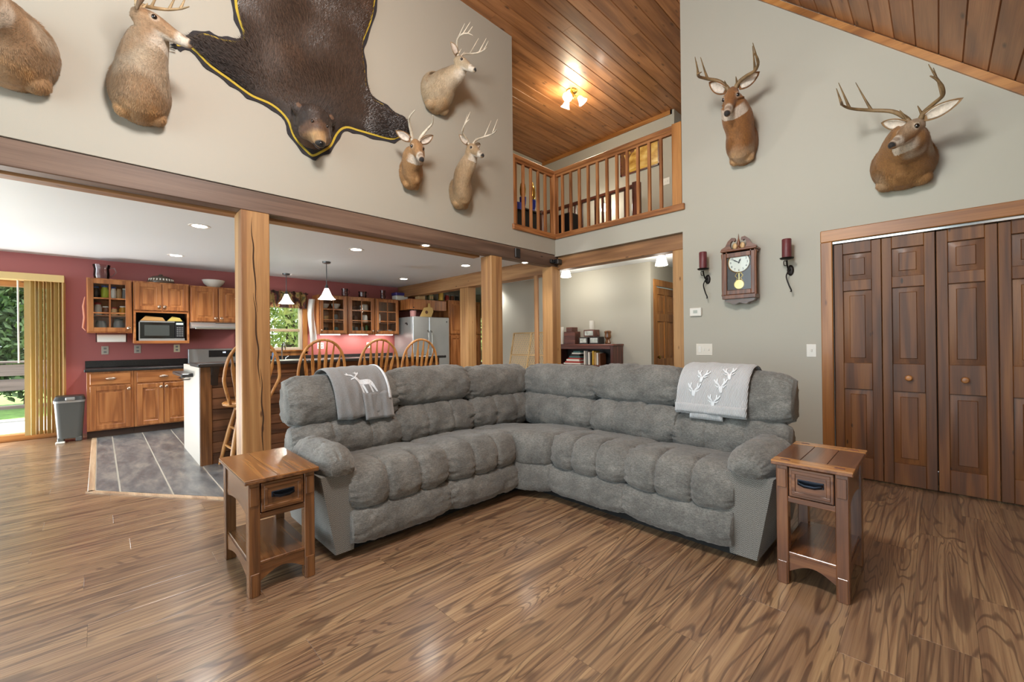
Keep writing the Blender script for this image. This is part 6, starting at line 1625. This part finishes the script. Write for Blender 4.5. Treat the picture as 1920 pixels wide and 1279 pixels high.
for v in me.vertices: v.co.y = min(v.co.y, -.013)
tan_, blk = sR(176, 142, 98), sR(40, 33, 30)
def hc_(p):
    d = p - (hp - BO); x, y, z = d.dot(sd) / 1.22, d.dot(ou) / 1.22, d.dot(fw) / 1.22
    c = LERP(blk, sR(66, 50, 40), .5 + .5 * noise.noise(p * 9))
    c = LERP(c, sR(104, 74, 52), .7 * sst(.02, .07, z)); c = LERP(c, tan_, sst(.085, .13, z) * (.75 + .25 * sst(-.02, .03, y)))
    c = LERP(c, sR(86, 64, 46), .6 * sst(.03, .012, abs(x)) * sst(.0, .05, z) * sst(.12, .08, z))
    return LERP(c, sR(20, 18, 18), sst(.172, .184, z) * sst(.005, .015, y))
paint(me, hc_); head = obj('head', me, M_BEAR, bear)
for sg in (-1, 1):
    obj('eye', MB().ball(hw(sg * .048, .078, .055), .0125, 12, 8), M_EYE, head)
    obj('inner_ear', MB().ball(hw(sg * .107, .052, -.085), (.024, .012, .026), 12, 8), pbr('bear_ear', sR(110, 84, 66), .9), head)
obj('nose', MB().ball(hw(0, .036, .19), (.024, .018, .02), 14, 10), pbr('bear_nose', sR(22, 20, 20), .35), head)
obj('mouth_line', MB().tube([hw(-.034, .0, .165), hw(-.02, -.006, .19), hw(0, -.008, .20), hw(.02, -.006, .19), hw(.034, .0, .165)], .005, 6), pbr('bear_lip', sR(36, 26, 24), .5), head)
for cx_, cz_, nm in ((W2d[8], 0, 'l'), (W2d[28], 0, 'r')):
    pass
for (px_, py_, dx) in ((330, 84, -1), (763, 240, 1)):
    pw = onY(px_, py_, Y1 - .03) - BO
    for k in range(5): obj('claw', MB().tube([pw + Vector((0, -.01, (k - 2) * .018)), pw + Vector((dx * .022, -.016, (k - 2) * .02)), pw + Vector((dx * .04, -.004, (k - 2) * .022))], [.006, .0045, .001], 6), M_BLACK, bear)
# fur strands over hide and head
q = random.Random(5); fv = []; ff = []; fc_ = []
tris = [f_ for f_ in hf]
def strand(p, d, ln, wd, c, nrm):
    sd_ = d.cross(nrm).normalized() * wd; o = len(fv)
    m_ = p + d * ln * .5 + nrm * ln * .16; e = p + d * ln + nrm * ln * .12
    fv.extend([tuple(p - sd_), tuple(p + sd_), tuple(m_ + sd_ * .7), tuple(m_ - sd_ * .7), tuple(e)]); ff.extend([(o, o + 1, o + 2, o + 3), (o + 3, o + 2, o + 4)]); fc_.extend([c] * 5)
HV = [Vector(p) for p in hv]
areas = np.array([((HV[f_[1]] - HV[f_[0]]).cross(HV[f_[2]] - HV[f_[0]])).length for f_ in tris]); cum = np.cumsum(areas) / areas.sum()
NS = 60000
us = np.array([q.random() for _ in range(NS)]); ids = np.searchsorted(cum, us)
for i in ids:
    f_ = tris[min(int(i), len(tris) - 1)]; a, b = q.random(), q.random()
    if a + b > 1: a, b = 1 - a, 1 - b
    p = HV[f_[0]] * (1 - a - b) + HV[f_[1]] * a + HV[f_[2]] * b
    if p.z > 1.42: continue
    x, z = p.x + BO.x, p.z + BO.z
    # hair lies away from the head: up the body, along the limbs outwards
    sw = noise.noise((x * 3, z * 3, 1)) * 1.1
    wl_ = sst(1.1, .75, x) * sst(3.9, 3.6, z); wr_ = sst(1.6, 1.95, x) * sst(3.85, 3.55, z)
    d = Vector((sw, 0, 1.0)).lerp(Vector((-.9, 0, .35 + sw * .4)), wl_).lerp(Vector((.9, 0, .1 + sw * .4)), wr_)
    d = (d + Vector((q.uniform(-.25, .25), 0, q.uniform(-.25, .25)))).normalized()
    d = (d + Vector((0, -.18, 0))).normalized()
    c = bear_col(p); k = q.uniform(.5, 1.9); c = (c[0] * k, c[1] * k, c[2] * k, 1)
    strand(p + Vector((0, .002, 0)), d, q.uniform(.035, .065) * (1.0 if z > 3.3 else .75), .0017, c, Vector((0, -1, 0)))
mh = head.data
for _ in range(5200):
    v = mh.vertices[q.randrange(len(mh.vertices))]; dd = v.co - (hp - BO); zf = dd.dot(fw)
    if zf > .12: continue
    nrm = v.normal.copy(); d = (-fw + Vector((q.uniform(-.3, .3),) * 3)); d = (d - nrm * d.dot(nrm)).normalized()
    c = hc_(v.co); k = q.uniform(.6, 1.5)
    strand(v.co, (d + nrm * .15).normalized(), q.uniform(.012, .03) * (1 if zf < .05 else .5), .0009, (c[0] * k, c[1] * k, c[2] * k, 1), nrm)
fv = [(a, min(b, -.0125), c) for a, b, c in fv]
me = bpy.data.meshes.new('fur'); me.from_pydata(fv, [], ff); me.update()
at = me.color_attributes.new('coat', 'FLOAT_COLOR', 'POINT'); at.data.foreach_set('color', np.array(fc_, np.float32).ravel())
t = NT('bear_hair'); t.L(t.n('Attribute', attribute_name='coat').outputs['Color'], t.b.inputs['Base Color']); t.b.inputs['Roughness'].default_value = .42; t.b.inputs['Specular IOR Level'].default_value = .6
o = obj('fur', me, t.m, bear); o['kind'] = 'stuff'
